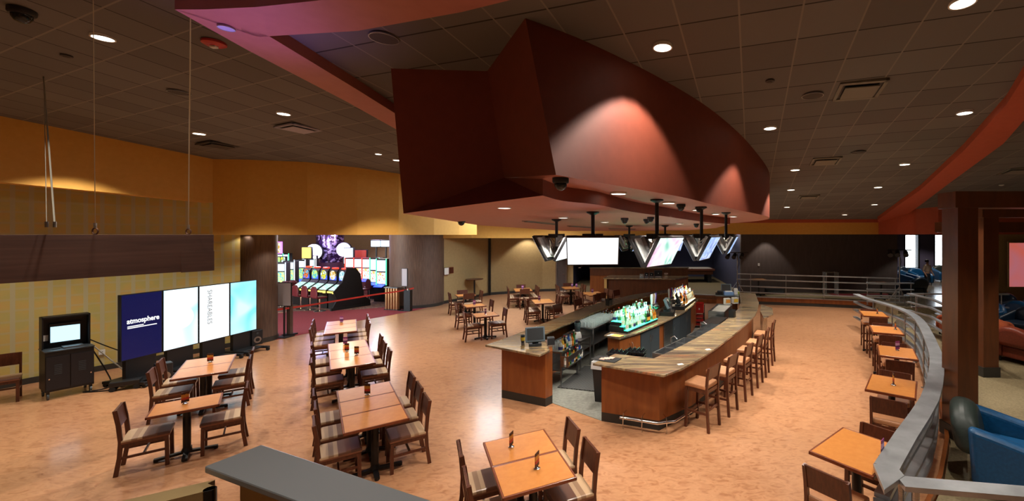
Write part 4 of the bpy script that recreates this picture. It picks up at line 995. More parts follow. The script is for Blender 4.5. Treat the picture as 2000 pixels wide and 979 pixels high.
# red tool cart
rc = empty('red_cart', (2.28,14.95,0), R(-4), 'red enamel rolling cart at the far end of the island', 'cart')
MB().box(-.16,.16,-.14,.14,.52,.84).build('upper_box', M['red'], rc, bevel=.012)
MB().box(-.17,.17,-.15,.15,.84,.87).build('lid', M['red'], rc, bevel=.008)
for k in range(3): MB().box(-.15,.15,-.13,.13,.08+.14*k,.16+.14*k).build('drawer', M['red'], rc, bevel=.006)
MB().box(-.17,-.15,-.14,-.12,.05,.54).box(.15,.17,-.14,-.12,.05,.54).box(-.17,-.15,.12,.14,.05,.54).box(.15,.17,.12,.14,.05,.54).box(.18,.2,-.02,.02,.05,.8).build('frame', M['black'], rc)
for x in (-.14,.14):
    for y in (-.12,.12): MB().cyl((x,y-.012,.025),(x,y+.012,.025),.025,seg=10).build('wheel', M['rubber'], rc)
MB().box(-.02,.02,-.146,-.14,.64,.70).build('badge', M['white'], rc)
# service counters beyond the bar
sc = empty('service_counter', (0,0,0), label='cherry wood service counter with dark top behind the bar', cat='counter')
MB().prism([(-1.6,21.15),(2.0,20.75),(2.85,22.2),(-1.4,22.7)], 1.05, 1.10).build('countertop', M['granite'], sc)
MB().prism([(-1.45,21.3),(1.96,20.9),(2.7,22.15),(-1.3,22.6)], 0, 1.05).build('body', M['barwood_dark'], sc)
MB().box(-1.55,-1.42,21.2,21.32,0,1.06).build('pale_end_trim', mat('pale maple', (214,170,96), .5), sc)
MB().prism([(1.98,20.93),(2.0,20.95),(2.72,22.15),(2.7,22.17)], .1, 1.04).build('side_panel', M['barwood'], sc)
for a_ in (.2, 1.2, 2.3): MB().box(-1.4+a_*1.1,-1.395+a_*1.1,21.24-a_*.13,21.26-a_*.13,.1,1.04).build('panel_joint', M['black'], sc)
pw_ = empty('partition_wall', (0,0,0), label='dark-capped half wall with orange cherry face behind the service counter', cat='partition')
MB().prism([(-2.45,22.9),(2.9,22.9),(2.9,23.2),(-2.45,23.2)], 1.05, 1.45).build('dark_band', M['barwood_dark'], pw_)
MB().prism([(-2.45,22.92),(2.9,22.92),(2.9,23.18),(-2.45,23.18)], 0, 1.05).build('body', M['barwood'], pw_)
MB().prism([(-2.5,22.85),(2.95,22.85),(2.95,23.25),(-2.5,23.25)], 1.45, 1.48).build('cap', M['granite'], pw_)
for k, (x, w_, h_, m_, nm_, t) in enumerate(((.35,.10,.16,M['steel'],'drink_dispenser','leftmost steel dispenser on the service counter'),(.6,.10,.22,M['black'],'drink_dispenser','middle black dispenser on the service counter'),(.85,.10,.22,M['black'],'drink_dispenser','right black dispenser on the service counter'),(1.2,.2,.34,M['black'],'equipment_box','tall black box on the service counter'),(1.6,.1,.2,mat('brown carton',(150,120,96),.7),'carton','brown carton near the right end of the service counter'))):
    o = empty(nm_, (x,21.6,1.102), 0, t, 'container')
    MB().box(-w_,w_,-.1,.1,0,h_).build('body', m_, o, bevel=.01); MB().box(-w_*.8,w_*.8,-.12,-.1,.02,.05).build('tray', M['chrome'], o)
    MB().cyl((0,-.1,h_*.6),(0,-.14,h_*.6),.02,seg=8).build('knob', M['white'], o)
# pool table
pt = empty('pool_table', (3.45,26.2,.35), R(2), 'dark wood pool table with pale cloth on the far platform', 'pool table')
MB().box(-1.4,1.4,-.75,.75,.72,.86).build('rail_frame', M['chairwood'], pt, bevel=.03)
MB().box(-1.25,1.25,-.6,.6,.8,.865).build('cloth', mat('pale cloth', (196,190,180), .8), pt)
MB().box(-1.3,1.3,-.65,.65,.5,.72).build('apron', M['barwood_dark'], pt, bevel=.02)
for x in (-1.1,1.1):
    for y in (-.5,.5): MB().box(x-.11,x+.11,y-.11,y+.11,0,.5).build('leg', M['black'], pt, bevel=.01)
for x in (-1.3,0,1.3):
    for y in (-.68,.68): MB().cyl((x,y,.8),(x,y,.868),.06,seg=12).build('pocket', M['rubber'], pt)

# ---------------------------------------------------------------- hanging screens
def hung_pair(px, Yp, lo, az, w, lblL, lblR, lblP, scrR, scrL=None, dy=0, tops=3.26, tilt=28, hgt=None, off=.36):
    """pole, then two screens back to back opened like a V; az = direction the right screen faces"""
    X = (px-CX)/F*Yp; zt = zlow(X,Yp) if lo else zup(X,Yp)
    p = empty('ceiling_pole', (X,Yp,tops), 0, lblP, 'pole', 'poles holding the screens')
    MB().cyl((0,0,-.35),(0,0,zt-tops),.03,seg=12).build('pole', M['black'], p, smooth=True)
    MB().lathe([(.001,0),(.1,0),(.1,-.02),(.04,-.05),(.001,-.05)], c=(0,0,zt-tops), seg=16).build('ceiling_plate', M['black'], p)
    MB().box(-.16,.16,-.05,.05,-.02,.05).box(-.05,.05,-.16,.16,-.02,.05).build('bracket', M['black'], p)
    h_ = hgt or w*.565
    for s_, lab, scr in ((1, lblR, scrR), (-1, lblL, scrL or scrR)):
        a = R(az)+(0 if s_ > 0 else math.pi)
        o = empty('hung_television', (X,Yp,tops), a, lab, 'television', 'televisions hung over the bar')
        Mx = Matrix.Translation((off,0,0))@Matrix.Rotation(R(tilt),4,'Y')   # hinge at the top, leaning back inwards at the bottom
        b = MB().box(-.05,0,-w/2,w/2,-h_,0,Mx).build('casing', M['blackplastic'], o, bevel=.004)
        MB().box(0,.004,-w/2+.015,w/2-.015,-h_+.02,-.015,Mx).build('screen', scr, o)
        MB().box(-.085,-.05,-w/2+.06,w/2-.06,-h_+.05,-.06,Mx).build('rear_panel', M['screenback'], o, bevel=.01)
        MB().box(-.14,-.085,-.2,-.14,-h_+.08,-.06,Mx).box(-.14,-.085,.14,.2,-h_+.08,-.06,Mx).box(-.16,-.12,-.25,.25,-h_*.55,-h_*.45,Mx).build('mount', M['steel'], o)
        MB().box(.02,off-.03,-.03,.03,-.03,.01).build('hanger_arm', M['black'], o)
        cb = [Mx@Vector((-.12,-.3,-.1)),Mx@Vector((-.2,-.15,-.25)),Mx@Vector((-.14,.05,-.35)),Mx@Vector((-.2,.2,-.2)),Mx@Vector((-.12,.28,-h_+.1))]
        MB().tube(cb, .008, 5).build('cable', M['cream'], o)
    return p
W_ = .95
hung_pair(1087,8.6,1,-4,.98,'leftmost hung television, grey back and white cables showing','narrow white and blue screen right of the leftmost pole','leftmost pole, with grey junction box',M['scr_tv1'])
hung_pair(1158,6.6,1,-84,.80,'rear-facing television behind the big white screen','big white hung screen facing the camera, left of centre','pole behind the big white screen',M['scr_tv1'],hgt=.50,off=.30)
hung_pair(1283,6.35,0,-30,.84,'grey-backed television left of the pink and white screen','white, green and pink screen beside the tallest pole','tallest pole, above the pink and white screen',M['scr_tv2'],hgt=.50,off=.27)
hung_pair(1370,7.6,0,-22,.84,'grey-backed television at the thick fourth pole','pale blue screen at the thick fourth pole','thick dark pole fourth from left',M['scr_tv3'],hgt=.48,off=.27)
hung_pair(1418,8.9,0,-16,.84,'dark back of the farthest right television','small blue screen farthest right','slim pole by the farthest right screen',M['scr_tv3'],hgt=.42,off=.24)
hung_pair(1229,11.6,1,-8,.85,'dark television back far behind, left of centre','small far blue screen behind the big white one','short far pole left of the tallest pole',M['scr_tv3'])
hung_pair(1299,11.5,1,-60,.85,'far television, back side, right of centre','far television mostly hidden behind the pink screen','short far pole right of the tallest pole',M['scr_tv3'])
p_ = fl(1087,500,0); jb = tag(MB().box(-.07,.07,-.05,.05,-.1,.12).build('junction_box', mat('grey box', (130,134,136), .5), None, loc=((1093-CX)/F*8.5,8.5,3.16)), 'grey junction box with white plug on the leftmost pole', 'junction box')

# ---------------------------------------------------------------- left side: hanging beam, cables, cart, floor screens
bm_ = empty('hanging_beam', (0,0,0), label='long dark wood beam hung on cables in front of the patterned wall', cat='beam')
pA = (-8.3,3.1); pB = (-7.12,7.1)
d_ = Vector((pB[0]-pA[0], pB[1]-pA[1])).normalized(); nx_ = Vector((-d_.y, d_.x))
MB().prism([pA,pB,(pB[0]+nx_.x*.45,pB[1]+nx_.y*.45),(pA[0]+nx_.x*.45,pA[1]+nx_.y*.45)], 2.7, 3.296).build('beam_body', M['beamwood'], bm_, bevel=.004)
q0 = (pB[0]-d_.x*.42, pB[1]-d_.y*.42)
e_ = -nx_*.012
MB().prism([(q0[0]+e_.x,q0[1]+e_.y),(pB[0]+e_.x,pB[1]+e_.y),(pB[0],pB[1]),(q0[0],q0[1])], 2.69, 3.02).build('end_plate', M['beamwood'], bm_)
def hang(px0, py0, px1, Yb, lbl, thick=.006, ring=True, toplen=None):
    x1 = (px1-CX)/F*Yb; top = cel(px0, py0, 3.22); z1 = 3.30
    o = empty('suspension_cable', (x1,Yb,z1), 0, lbl, 'cable', 'cables holding the hanging beam')
    MB().tube([(0,0,.1),(top.x-x1, top.y-Yb, top.z-z1)], thick, 6).build('wire', M['cable'], o)
    MB().cyl((0,0,.09),(0,0,.16),.016,seg=8).build('clamp', M['steel'], o)
    if ring: MB().tube([(math.cos(t)*.04,0,.045+math.sin(t)*.045) for t in [i*math.pi/6 for i in range(13)]], .009, 6).build('shackle', M['ringbrown'], o)
hang(372,22,368,6.85,'thin steel cable with cream clamp and brown shackle, rightmost',.007)
hang(182,0,186,5.9,'thin dark steel cable with half-hidden shackle, second from right',.004)
hang(85,150,107,5.3,'bright slanting steel cable, left pair, right one',.009,False)
hang(86,155,91,5.25,'faint steel cable, left pair, left one',.004,False)

# rolling electronics cart
ct = empty('rolling_cart', (-12.0,8.82,0), R(-62), 'black steel computer cart on casters against the patterned wall', 'cart')
# local +y faces the room, x runs along the wall
ct.rotation_euler.z = math.atan2(-(.62), .78)
rzc = math.atan2(1.35,.72)      # the wall's direction
ct.rotation_euler.z = rzc
def cb(n_, m_, *a, **k): return MB().box(*a).build(n_, m_, ct, **k)
cb('cabinet', M['black'], -.46,.46,-.62,-.02,.16,.95, bevel=.01)
for x0, x1 in ((-.44,-.01),(.01,.44)):
    dd = cb('door', mat('cart door', (20,19,24), .5), x0,x1,-.64,-.62,.2,.86)
    mb = MB()
    for k in range(6): mb.box((x0+x1)/2-.07,(x0+x1)/2+.07,-.645,-.64,.5+k*.035,.515+k*.035)
    mb.build('vent_slots', M['greydark'], dd)
    MB().cyl((x0+.05 if x0 < 0 else x1-.05,-.64,.42),(x0+.05 if x0 < 0 else x1-.05,-.655,.42),.015,seg=10).build('lock', M['chrome'], dd)
cb('worktop', M['darksteel'], -.47,.47,-.64,0,.95,.97)
cb('hood', M['black'], -.46,.46,-.10,-.02,.97,1.62, bevel=.008)
MB().box(-.46,-.43,-.3,-.02,.97,1.62).box(.43,.46,-.3,-.02,.97,1.62).box(-.46,.46,-.3,-.02,1.59,1.62).build('hood_sides', M['black'], ct)
mo = cb('monitor', M['blackplastic'], -.30,.30,-.17,-.11,1.06,1.46); MB().box(-.28,.28,-.175,-.17,1.08,1.40).build('display', M['scr_pc'], mo)
cb('notice', M['paper'], -.42,-.31,-.115,-.11,1.12,1.24)
cb('keyboard_tray', M['steel'], -.1,.3,-.5,-.25,.97,1.0)
MB().box(-.3,-.15,-.45,-.4,.97,.985).build('remote', M['greydark'], ct)
for x in (-.4,.4):
    for y in (-.56,-.08):
        MB().box(x-.03,x+.03,y-.03,y+.03,.1,.16).build('caster_fork', M['black'], ct)
        MB().cyl((x-.02,y,.06),(x+.02,y,.06),.06,seg=14).build('wheel', M['darksteel'], ct)
ct.scale = (.66,.9,1)
# four tall floor screens on wheeled bases
A_ = Vector((-10.97,8.95)); B_ = Vector((-10.85,12.05)); u_ = (B_-A_).normalized(); w_ = (B_-A_).length/4
rzs = math.atan2(u_.y,u_.x)
def text_mesh(txt, size, m, parent, Mx, name='lettering', bold=0, align='LEFT'):
    cu = bpy.data.curves.new('t','FONT'); cu.body = txt; cu.size = size; cu.extrude = .001; cu.offset = bold; cu.align_x = align
    to = bpy.data.objects.new('t', cu); C.objects.link(to); dg = bpy.context.evaluated_depsgraph_get(); dg.update()
    me = bpy.data.meshes.new_from_object(to.evaluated_get(dg)); bpy.data.objects.remove(to)
    me.transform(Mx); me.materials.clear(); me.materials.append(m); me.name = name
    o = bpy.data.objects.new(name, me); C.objects.link(o); o.parent = parent; return o
LW_ = glow('white lettering', (255,255,255), .9)
info = [('scr_navy','tall floor screen, navy with white lettering, leftmost of four'),('scr_blue','tall floor screen showing a pale blue moon, second of four'),('scr_white','tall white floor screen with vertical lettering, third of four'),('scr_cyan','narrow-looking cyan floor screen, rightmost of four')]
for k, (sm_, lb) in enumerate(info):
    c = A_+u_*(w_*(k+.5)); o = empty('floor_screen', (c.x,c.y,0), rzs, lb, 'display screen', 'tall floor screens in a row')
    hw = w_/2-.008
    MB().box(-hw,hw,0,.07,.57,2.0).build('casing', M['blackplastic'], o)
    # local -y faces the room (to the right of the wall direction)
    sc_ = MB().box(-hw+.015,hw-.015,-.004,0,.59,1.985).build('screen', M[sm_], o)
    MB().box(-.28,.28,.02,.10,.12,.62).build('support', M['black'], o)
    mb = MB(); mb.box(-.3,.3,-.3,.42,.09,.14).box(-.33,-.25,-.45,.5,.07,.13).box(.25,.33,-.45,.5,.07,.13); mb.build('trolley_base', M['black'], o, bevel=.01)
    for x in (-.29,.29):
        for y in (-.42,.46): MB().cyl((x-.02,y,.045),(x+.02,y,.045),.045,seg=12).build('wheel', M['rubber'], o)
    if k == 0:
        Mx = Matrix.Translation((-.27,-.006,1.33))@Matrix.Rotation(R(90),4,'X')
        text_mesh('atmosphere', .155, LW_, o, Matrix.Translation((-.28,-.006,1.36))@Matrix.Rotation(R(90),4,'X')@Matrix.Diagonal((.80,1,1,1)), bold=.0035)
        MB().box(-.27,.02,-.007,-.005,1.285,1.305).box(-.27,.27,-.007,-.005,1.25,1.27).build('small_print', LW_, o)
    if k == 2:
        text_mesh('SHAREABLES', .2, mat('grey lettering', (140,150,155), .6), o, Matrix.Translation((-.18,-.006,1.88))@Matrix.Rotation(R(90),4,'X')@Matrix.Rotation(R(-90),4,'Z')@Matrix.Diagonal((.78,.8,1,1)))
    if k == 1:
        MB().cyl((0,-.0045,1.30),(0,-.006,1.30),.27,seg=48).build('moon_disc', glow('moon', 0, 1.02, [(.35,(255,255,255)),(.6,(222,244,252))], 4), o)
def monitor_speaker(loc, rz, lbl):
    o = empty('floor_speaker', loc, rz, lbl, 'speaker')
    MB().box(-.13,.13,-.12,.12,0,.42).build('cabinet', M['blackplastic'], o, bevel=.015)
    MB().cyl((0,-.12,.15),(0,-.128,.15),.09,seg=24).build('surround', M['steel'], o); MB().cyl((0,-.128,.15),(0,-.132,.15),.05,seg=20).build('cone', M['black'], o)
    MB().cyl((0,-.12,.33),(0,-.128,.33),.03,seg=16).build('tweeter', M['greydark'], o)
monitor_speaker((-10.5,9.35,.02), rzs-R(30), 'black studio speaker with silver ring under the navy screen')
monitor_speaker((-10.9,12.05,.14), rzs-R(20), 'black speaker with silver ring at the far end of the floor screens')
sp_b = tag(MB().prism([(-10.85,9.1),(-10.3,9.1),(-10.3,9.55),(-10.85,9.55)],0,.02).build('speaker_board', M['black'], None), 'flat black board under the near studio speaker', 'board')
pj = empty('projector_case', (-10.85,8.95,0), rzs-R(50), 'small black wheeled box on the floor with cables beside it', 'equipment')
MB().box(-.22,.22,-.1,.1,.09,.2).build('case', M['black'], pj, bevel=.02)
for x in (-.17,.17): MB().cyl((x,-.1,.05),(x,.1,.05),.05,seg=12).build('wheel', M['rubber'], pj)
for pts, m_, lb in (([(-11.95,9.2,1.0),(-11.9,9.5,.75),(-11.95,9.9,.5),(-12.1,10.2,.42),(-12.0,10.1,.3)], M['black'], 'thin black cable looping from the cart along the wall'),
                    ([(-11.9,9.15,.95),(-11.75,9.4,.5),(-11.5,9.45,.2),(-11.3,9.2,.02),(-11.0,9.05,.02)], M['cream'], 'cream cable running from the cart to the floor box'),
                    ([(-11.9,9.2,.8),(-11.8,9.35,.3),(-11.6,9.3,.02),(-11.3,8.95,.012),(-11.5,8.75,.012),(-11.2,8.8,.012),(-11.0,8.9,.012)], M['black'], 'dark cable coiled on the floor beside the cart')):
    P = [Vector(p) for p in pts]; sm2 = []
    for i in range(len(P)-1):
        a0_, a1_, a2_, a3_ = P[max(i-1,0)], P[i], P[i+1], P[min(i+2,len(P)-1)]
        for t in [j/6 for j in range(6)]: sm2.append(.5*((2*a1_)+(-a0_+a2_)*t+(2*a0_-5*a1_+4*a2_-a3_)*t*t+(-a0_+3*a1_-3*a2_+a3_)*t**3))
    sm2.append(P[-1]); tag(MB().tube(sm2, .012, 6).build('cable', m_, None, smooth=True), lb, 'cable')
def plate(name, px, py, Yw, lbl, cat, w=.07, h=.11, m_=None, rz=0, frame=None):
    X = (px-CX)/F*Yw; z = H-(py-CY)*Yw/F
    o = empty(name, (X,Yw,z), rz, lbl, cat)
    MB().box(-w/2,w/2,-.012,0,-h/2,h/2).build('plate', m_ or M['white'], o)
    if frame: MB().box(-w/2-.02,w/2+.02,-.008,.004,-h/2-.02,h/2+.02).build('frame', frame, o)
    else: MB().box(-w*.12,w*.12,-.016,-.012,-h*.15,h*.15).build('socket', M['greydark'], o)
    return o
plate('wall_outlet',199,688,10.15,'left white wall outlet beside the cart','outlet',.1,.12,rz=R(62))
plate('wall_outlet',221,687,10.35,'right white wall outlet beside the cart','outlet',.1,.12,rz=R(62))
plate('notice_frame',872,530,20.0,'pale framed notice on the tan wall by the column','sign',.26,.32,M['paper'],R(68),M['chairwood'])
plate('room_plaque',881,528,20.35,'dark brown plaque beside the pale notice','sign',.26,.26,M['chairwood'],R(68),M['edge'])
plate('light_switch',887,538,20.8,'tiny white switch on the tan wall','switch',rz=R(68))
plate('wall_outlet',951,562,22.7,'white double outlet low on the tan back wall','outlet',.18,.12,rz=R(66))
plate('light_switch',1482,517,21.18,'white switch plate on the charcoal wall','switch',.09,.13)
# tall round cocktail table by the tan wall
rt = empty('cocktail_table', (-8.1,21.2,0), 0, 'tall dark round cocktail table standing by the tan wall', 'table')
MB().lathe([(.001,1.02),(.42,1.02),(.42,1.05),(.001,1.05)], seg=28).build('tabletop', M['chairwood'], rt)
MB().cyl((0,0,.03),(0,0,1.02),.04,seg=12).build('pedestal', M['black'], rt); MB().lathe([(.001,0),(.28,0),(.26,.03),(.001,.05)], seg=20).build('base', M['black'], rt)
# handrail of the ramp
hr = empty('wall_handrail', (-3.35,24.9,0), 0, 'bent white metal handrail on the blue ramp wall', 'handrail')
MB().tube([(0,0,1.32),(.12,0,1.32),(.55,.8,1.72),(.8,.9,1.74)], .03, 8).build('rail', M['chrome'], hr, smooth=True)
MB().bar((.2,.1,1.4),(.2,.3,1.4),.02,.02).build('bracket', M['chrome'], hr)

# ---------------------------------------------------------------- casino opening
def sign_stand(x, y, rz, w, h, z0, lbl):
    o = empty('sign_stand', (x,y,0), rz, lbl, 'sign')
    MB().box(-w/2,w/2,-.015,.015,z0,z0+h).build('frame', M['black'], o); MB().box(-w/2+.02,w/2-.02,-.02,-.014,z0+.02,z0+h-.02).build('blank_poster', mat('pale poster', (190,188,196), .6), o)
    MB().bar((0,.02,.02),(0,.02,z0+.1),.04,.03).build('post', M['black'], o); MB().box(-.2,.2,-.16,.2,0,.03).build('foot', M['black'], o)
sign_stand(-11.25,13.45,R(-5),.56,.76,1.0,'black framed blank white sign on a post beside the left column')
sign_stand(-9.95,18.15,R(-20),.33,.78,1.05,'narrow blank white sign leaning by the right column')
tk = empty('kiosk_post', (-11.3,13.75,0), 0, 'slim brown post behind the left white sign', 'post')
MB().box(-.06,.06,-.06,.06,0,1.0).build('post_body', M['column'], tk, bevel=.01); MB().box(-.16,.16,-.13,.13,0,.05).build('foot', M['black'], tk)
st_ = empty('fluted_bin', (-10.6,18.35,0), R(-15), 'champagne coloured fluted steel bin beside the right column', 'waste bin')
mb = MB()
for k in range(5): mb.cyl((-.28+k*.14,0,.04),(-.28+k*.14,0,.95),.085,seg=14)
mb.build('fluted_body', M['brass'], st_, smooth=True); MB().box(-.36,.36,-.1,.1,.95,.99).build('top_cap', M['darksteel'], st_); MB().box(-.36,.36,-.1,.1,0,.04).build('foot', M['black'], st_)
pd = empty('black_pedestal', (-9.75,18.05,0), 0, 'black pedestal holding the belt end by the right column', 'post'); MB().box(-.13,.13,-.1,.1,0,.9).build('body', M['black'], pd); MB().cyl((0,0,.9),(0,0,.96),.05,seg=12).build('head', M['chrome'], pd)
bp = [(-11.7,12.75,1.02),(-10.9,13.35,1.02),(-10.7,15.2,.99),(-10.5,16.9,.97),(-9.95,18.0,1.15),(-9.0,18.1,1.28)]
bt = MB()
bp = [atp for atp in [Vector(((537-CX)/F*13.2,13.2,H-(606-CY)*13.2/F)),Vector(((612-CX)/F*14.6,14.6,H-(595-CY)*14.6/F)),Vector(((730-CX)/F*17.0,17.0,H-(576-CY)*17.0/F)),Vector(((780-CX)/F*18.0,18.0,H-(569-CY)*18.0/F)),Vector(((808-CX)/F*18.4,18.4,H-(563-CY)*18.4/F))]]
vs = []
for p in bp: vs += [p+Vector((0,0,.03)), p-Vector((0,0,.03)), p+Vector((.004,.004,-.03)), p+Vector((.004,.004,.03))]
bt.add(vs, [(k*4+i,k*4+(i+1)%4,(k+1)*4+(i+1)%4,(k+1)*4+i) for k in range(len(bp)-1) for i in range(4)]+[(0,1,2,3)])
tag(bt.build('barrier_belt', M['belt'], None), 'red barrier belt stretched across the casino opening between the columns', 'belt')
# slot machines
def slant_slot(art):
    o = empty('slot_machine', label='x', cat='slot machine')
    prof = [(-.45,0),(.42,0),(.42,1.45),(.30,1.68),(.05,1.72),(-.02,1.60),(-.02,1.18),(-.12,1.05),(-.48,.82),(-.45,.70)]
    vs = [(s*.30,y,z) for s in (-1,1) for y,z in prof]; n = len(prof)
    MB().add(vs, [tuple(range(n)),tuple(range(n,2*n))[::-1]]+[(i,(i+1)%n,(i+1)%n+n,i+n) for i in range(n)]).build('cabinet', M['black'], o)
    MB().quad([(-.24,-.035,1.22),(.24,-.035,1.22),(.24,-.035,1.40),(-.24,-.035,1.40)],.01).build('belly_trim', M['slot_blue'], o)
    mb = MB(); mb.cyl((0,-.03,1.44),(0,-.05,1.44),.21,seg=24); mb.build('round_topper', art, o)
    MB().quad([(-.25,-.475,.835),(.25,-.475,.835),(.25,-.15,1.045),(-.25,-.15,1.045)],-.012).build('slanted_screen', M['slot_mix2'], o)
    MB().box(.12,.27,-.53,-.49,.70,.80).box(-.27,.05,-.52,-.49,.72,.79).build('button_deck', M['slot_gold'], o)
    MB().box(-.12,.12,.0,.16,1.72,1.78).build('top_light', M['slot_red'], o)
    return o
M['slot_mix2'] = glow('slot screen pale', 0, .9, [(.36,(180,225,210)),(.5,(230,245,240)),(.62,(150,215,200))], 7)
arts = [glow('slot art %d'%i, 0, .9, c, 8) for i, c in enumerate(([(.4,(240,120,60)),(.5,(60,40,30)),(.6,(120,200,240))],[(.4,(60,180,190)),(.55,(200,230,120))],[(.4,(240,220,60)),(.5,(60,120,60)),(.6,(220,240,250))],[(.4,(230,230,220)),(.55,(200,160,60))],[(.4,(220,235,240)),(.55,(130,190,200))]))]
dirb = Vector((-.65,.3,0)).normalized(); rzb = math.atan2(-dirb.y,-dirb.x)
SB = [Proto(slant_slot(a)) for a in arts]
wd = ['nearest the end panel','second from the end panel','third from the end panel','fourth from the end panel','farthest from the end panel']
s0 = Vector((-13.1,18.85,0))
for k in range(5):
    SB[4-k if k else 4].put(s0+dirb*(.70*k), rzb, f'black slant slot machine with round topper, {wd[k]}', 'slot machines in the front bank')
ep = empty('bank_end_panel', tuple(s0-dirb*.38), rzb, 'big black end panel of the front slot bank', 'panel')
prof = [(-.75,0),(.95,0),(.95,.25),(.65,.5),(.5,1.5),(.3,1.78),(-.1,1.82),(-.28,1.2),(-.65,.8),(-.5,.45)]
MB().add([(x,y,z) for x in (0,.06) for y,z in prof], [tuple(range(10)),tuple(range(10,20))[::-1]]+[(i,(i+1)%10,(i+1)%10+10,i+10) for i in range(10)]).build('panel', M['black'], ep)
MB().box(-.02,.08,-.75,.95,0,.12).build('kick', M['rubber'], ep)
def slot_stool():
    o = empty('casino_stool', label='x', cat='stool')
    MB().box(-.2,.2,-.2,.2,.56,.64).build('seat', M['redvinyl'], o, bevel=.03)
    mb = MB(); n=8
    pr = [(-.21,.60),(-.24,.75),(-.2,.98),(-.1,1.08),(.1,1.08),(.2,.98),(.24,.75),(.21,.60)]
    mb.add([(x,-.2-y,z) for y in (0,.05) for x,z in pr], [tuple(range(8)),tuple(range(8,16))[::-1]]+[(i,(i+1)%8,(i+1)%8+8,i+8) for i in range(8)])
    mb.build('backrest', M['redvinyl'], o, bevel=.02)
    MB().cyl((0,0,.03),(0,0,.56),.035,seg=10).build('post', M['chrome'], o); MB().lathe([(.001,0),(.22,0),(.2,.03),(.001,.04)],seg=18).build('base', M['chrome'], o)
    return o
SS = Proto(slot_stool()); front = Vector((dirb.y,-dirb.x,0)); front = front if front.y < 0 else -front
for k in range(5): SS.put(s0+dirb*(.70*k)+front*.95, rzb, f'maroon casino stool before the slot machine {wd[k]}', 'stools at the front slot bank')
def tall_slot(h, art, body, curve):
    o = empty('slot_machine', label='x', cat='slot machine')
    MB().box(-.33,.33,-.3,.35,0,.75).box(-.31,.31,-.12,.35,.75,h).build('cabinet', body, o, bevel=.015)
    MB().box(-.27,.27,-.135,-.12,.86,1.42).build('main_screen', art, o)
    MB().box(-.27,.27,-.135,-.12,1.48,h-.08).build('top_screen', M['slot_white'], o)
    MB().quad([(-.28,-.40,.72),(.28,-.40,.72),(.28,-.14,.82),(-.28,-.14,.82)],-.02).build('button_deck', M['slot_blue'], o)
    MB().box(-.34,-.31,-.15,-.1,.8,h).build('side_glow', curve, o); MB().box(.31,.34,-.15,-.1,.8,h).build('side_glow', curve, o)
    return o
TS = [Proto(tall_slot(2.1,M['slot_mix'],M['black'],M['slot_green'])),Proto(tall_slot(1.9,arts[1],M['black'],M['slot_white'])),Proto(tall_slot(2.0,M['slot_mix'],M['redvinyl'],M['slot_red']))]
def P2(px, Y): return Vector(((px-CX)/F*Y, Y, 0))
rows = [(548,21.0,1,8,'behind the left column, near left'),(566,22.2,1,8,'second behind the left column'),(588,23.3,1,5,'with blue-white screens, left centre'),(606,24.4,1,5,'left of the mosaic column base'),
        (545,26.5,0,10,'far left, below the framed topper'),(556,26.6,0,10,'far left, beside the topper machine'),
        (686,23.5,2,-5,'red lit, right of the mosaic column'),(703,23.4,2,-5,'white and green lit, right of the mosaic column'),(719,23.2,2,-5,'orange lit, beside the curved machine'),
        (748,20.8,0,-12,'tall curved green-edged, next to right column'),(735,21.6,0,-12,'black sided, second from the right column'),(602,27.5,1,0,'far back, under the bright halo sign'),(620,27.5,2,0,'far back, left of the mosaic column')]
for px, Y, k, a, t in rows: TS[k].put(P2(px,Y), R(a), f'tall glowing slot machine, {t}', 'tall slot machines', scale=(.87,.87,1.0))
def glow_sign(name, px, py, Y, w, h, m_, lbl, rnd=False, fm=None):
    o = empty(name, (( px-CX)/F*Y, Y, H-(py-CY)*Y/F), 0, lbl, 'lit sign')
    if rnd: MB().cyl((0,0,0),(0,-.08,0),w/2,seg=28).build('face', m_, o); MB().cyl((0,.1,0),(0,0,0),w/2+.04,seg=28).build('housing', fm or M['black'], o)
    else: MB().box(-w/2,w/2,-.04,0,-h/2,h/2).build('face', m_, o, bevel=.03); MB().box(-w/2-.04,w/2+.04,0,.1,-h/2-.04,h/2+.04).build('housing', fm or M['black'], o)
    MB().bar((0,.05,-h/2),(0,.05,-max(.3,H-(py-CY)*Y/F-1.9)),.06,.06).build('support', M['black'], o)
glow_sign('slot_topper_sign',614,492,25,.9,.9,M['slot_halo'],'round blazing white and violet sign left of the mosaic column',True)
glow_sign('slot_topper_sign',672,488,25,.8,.9,M['slot_halo'],'round blazing white sign right of the mosaic column',True)
glow_sign('slot_topper_sign',599,494,23.5,.5,.6,M['slot_gold'],'yellow-rimmed white panel sign, left centre of casino')
glow_sign('slot_topper_sign',606,514,24.5,.7,.8,M['slot_halo'],'white glowing panel below the round left sign')
glow_sign('slot_topper_sign',681,500,24,.5,.9,M['slot_white'],'tall white-blue panel right of the mosaic column')
glow_sign('slot_topper_sign',702,496,24.5,.8,.42,mat('dim red panel',(150,50,40),.5,emit=.4,ecol=(190,60,40)),'dull red rectangular sign above the red slot machines')
glow_sign('slot_topper_sign',539,484,24,.5,.6,arts[3],'pink-framed topper at the far left of the casino',fm=M['slot_purple'])
glow_sign('slot_topper_sign',734,476,23,.5,.33,M['slot_white'],'left white monitor above the tall right slot machines')
glow_sign('slot_topper_sign',753,476,23,.5,.33,M['slot_white'],'right white monitor above the tall right slot machines')
for k in range(3): glow_sign('slot_topper_sign',533+k*10,508,25,.26,.34,arts[k],f'small slot screen in the upper tier at far left, {["left","middle","right"][k]}')
cs = empty('mosaic_column', tuple(P2(645,26)), 0, 'wide round column clad in purple sparkling mosaic inside the casino', 'column')
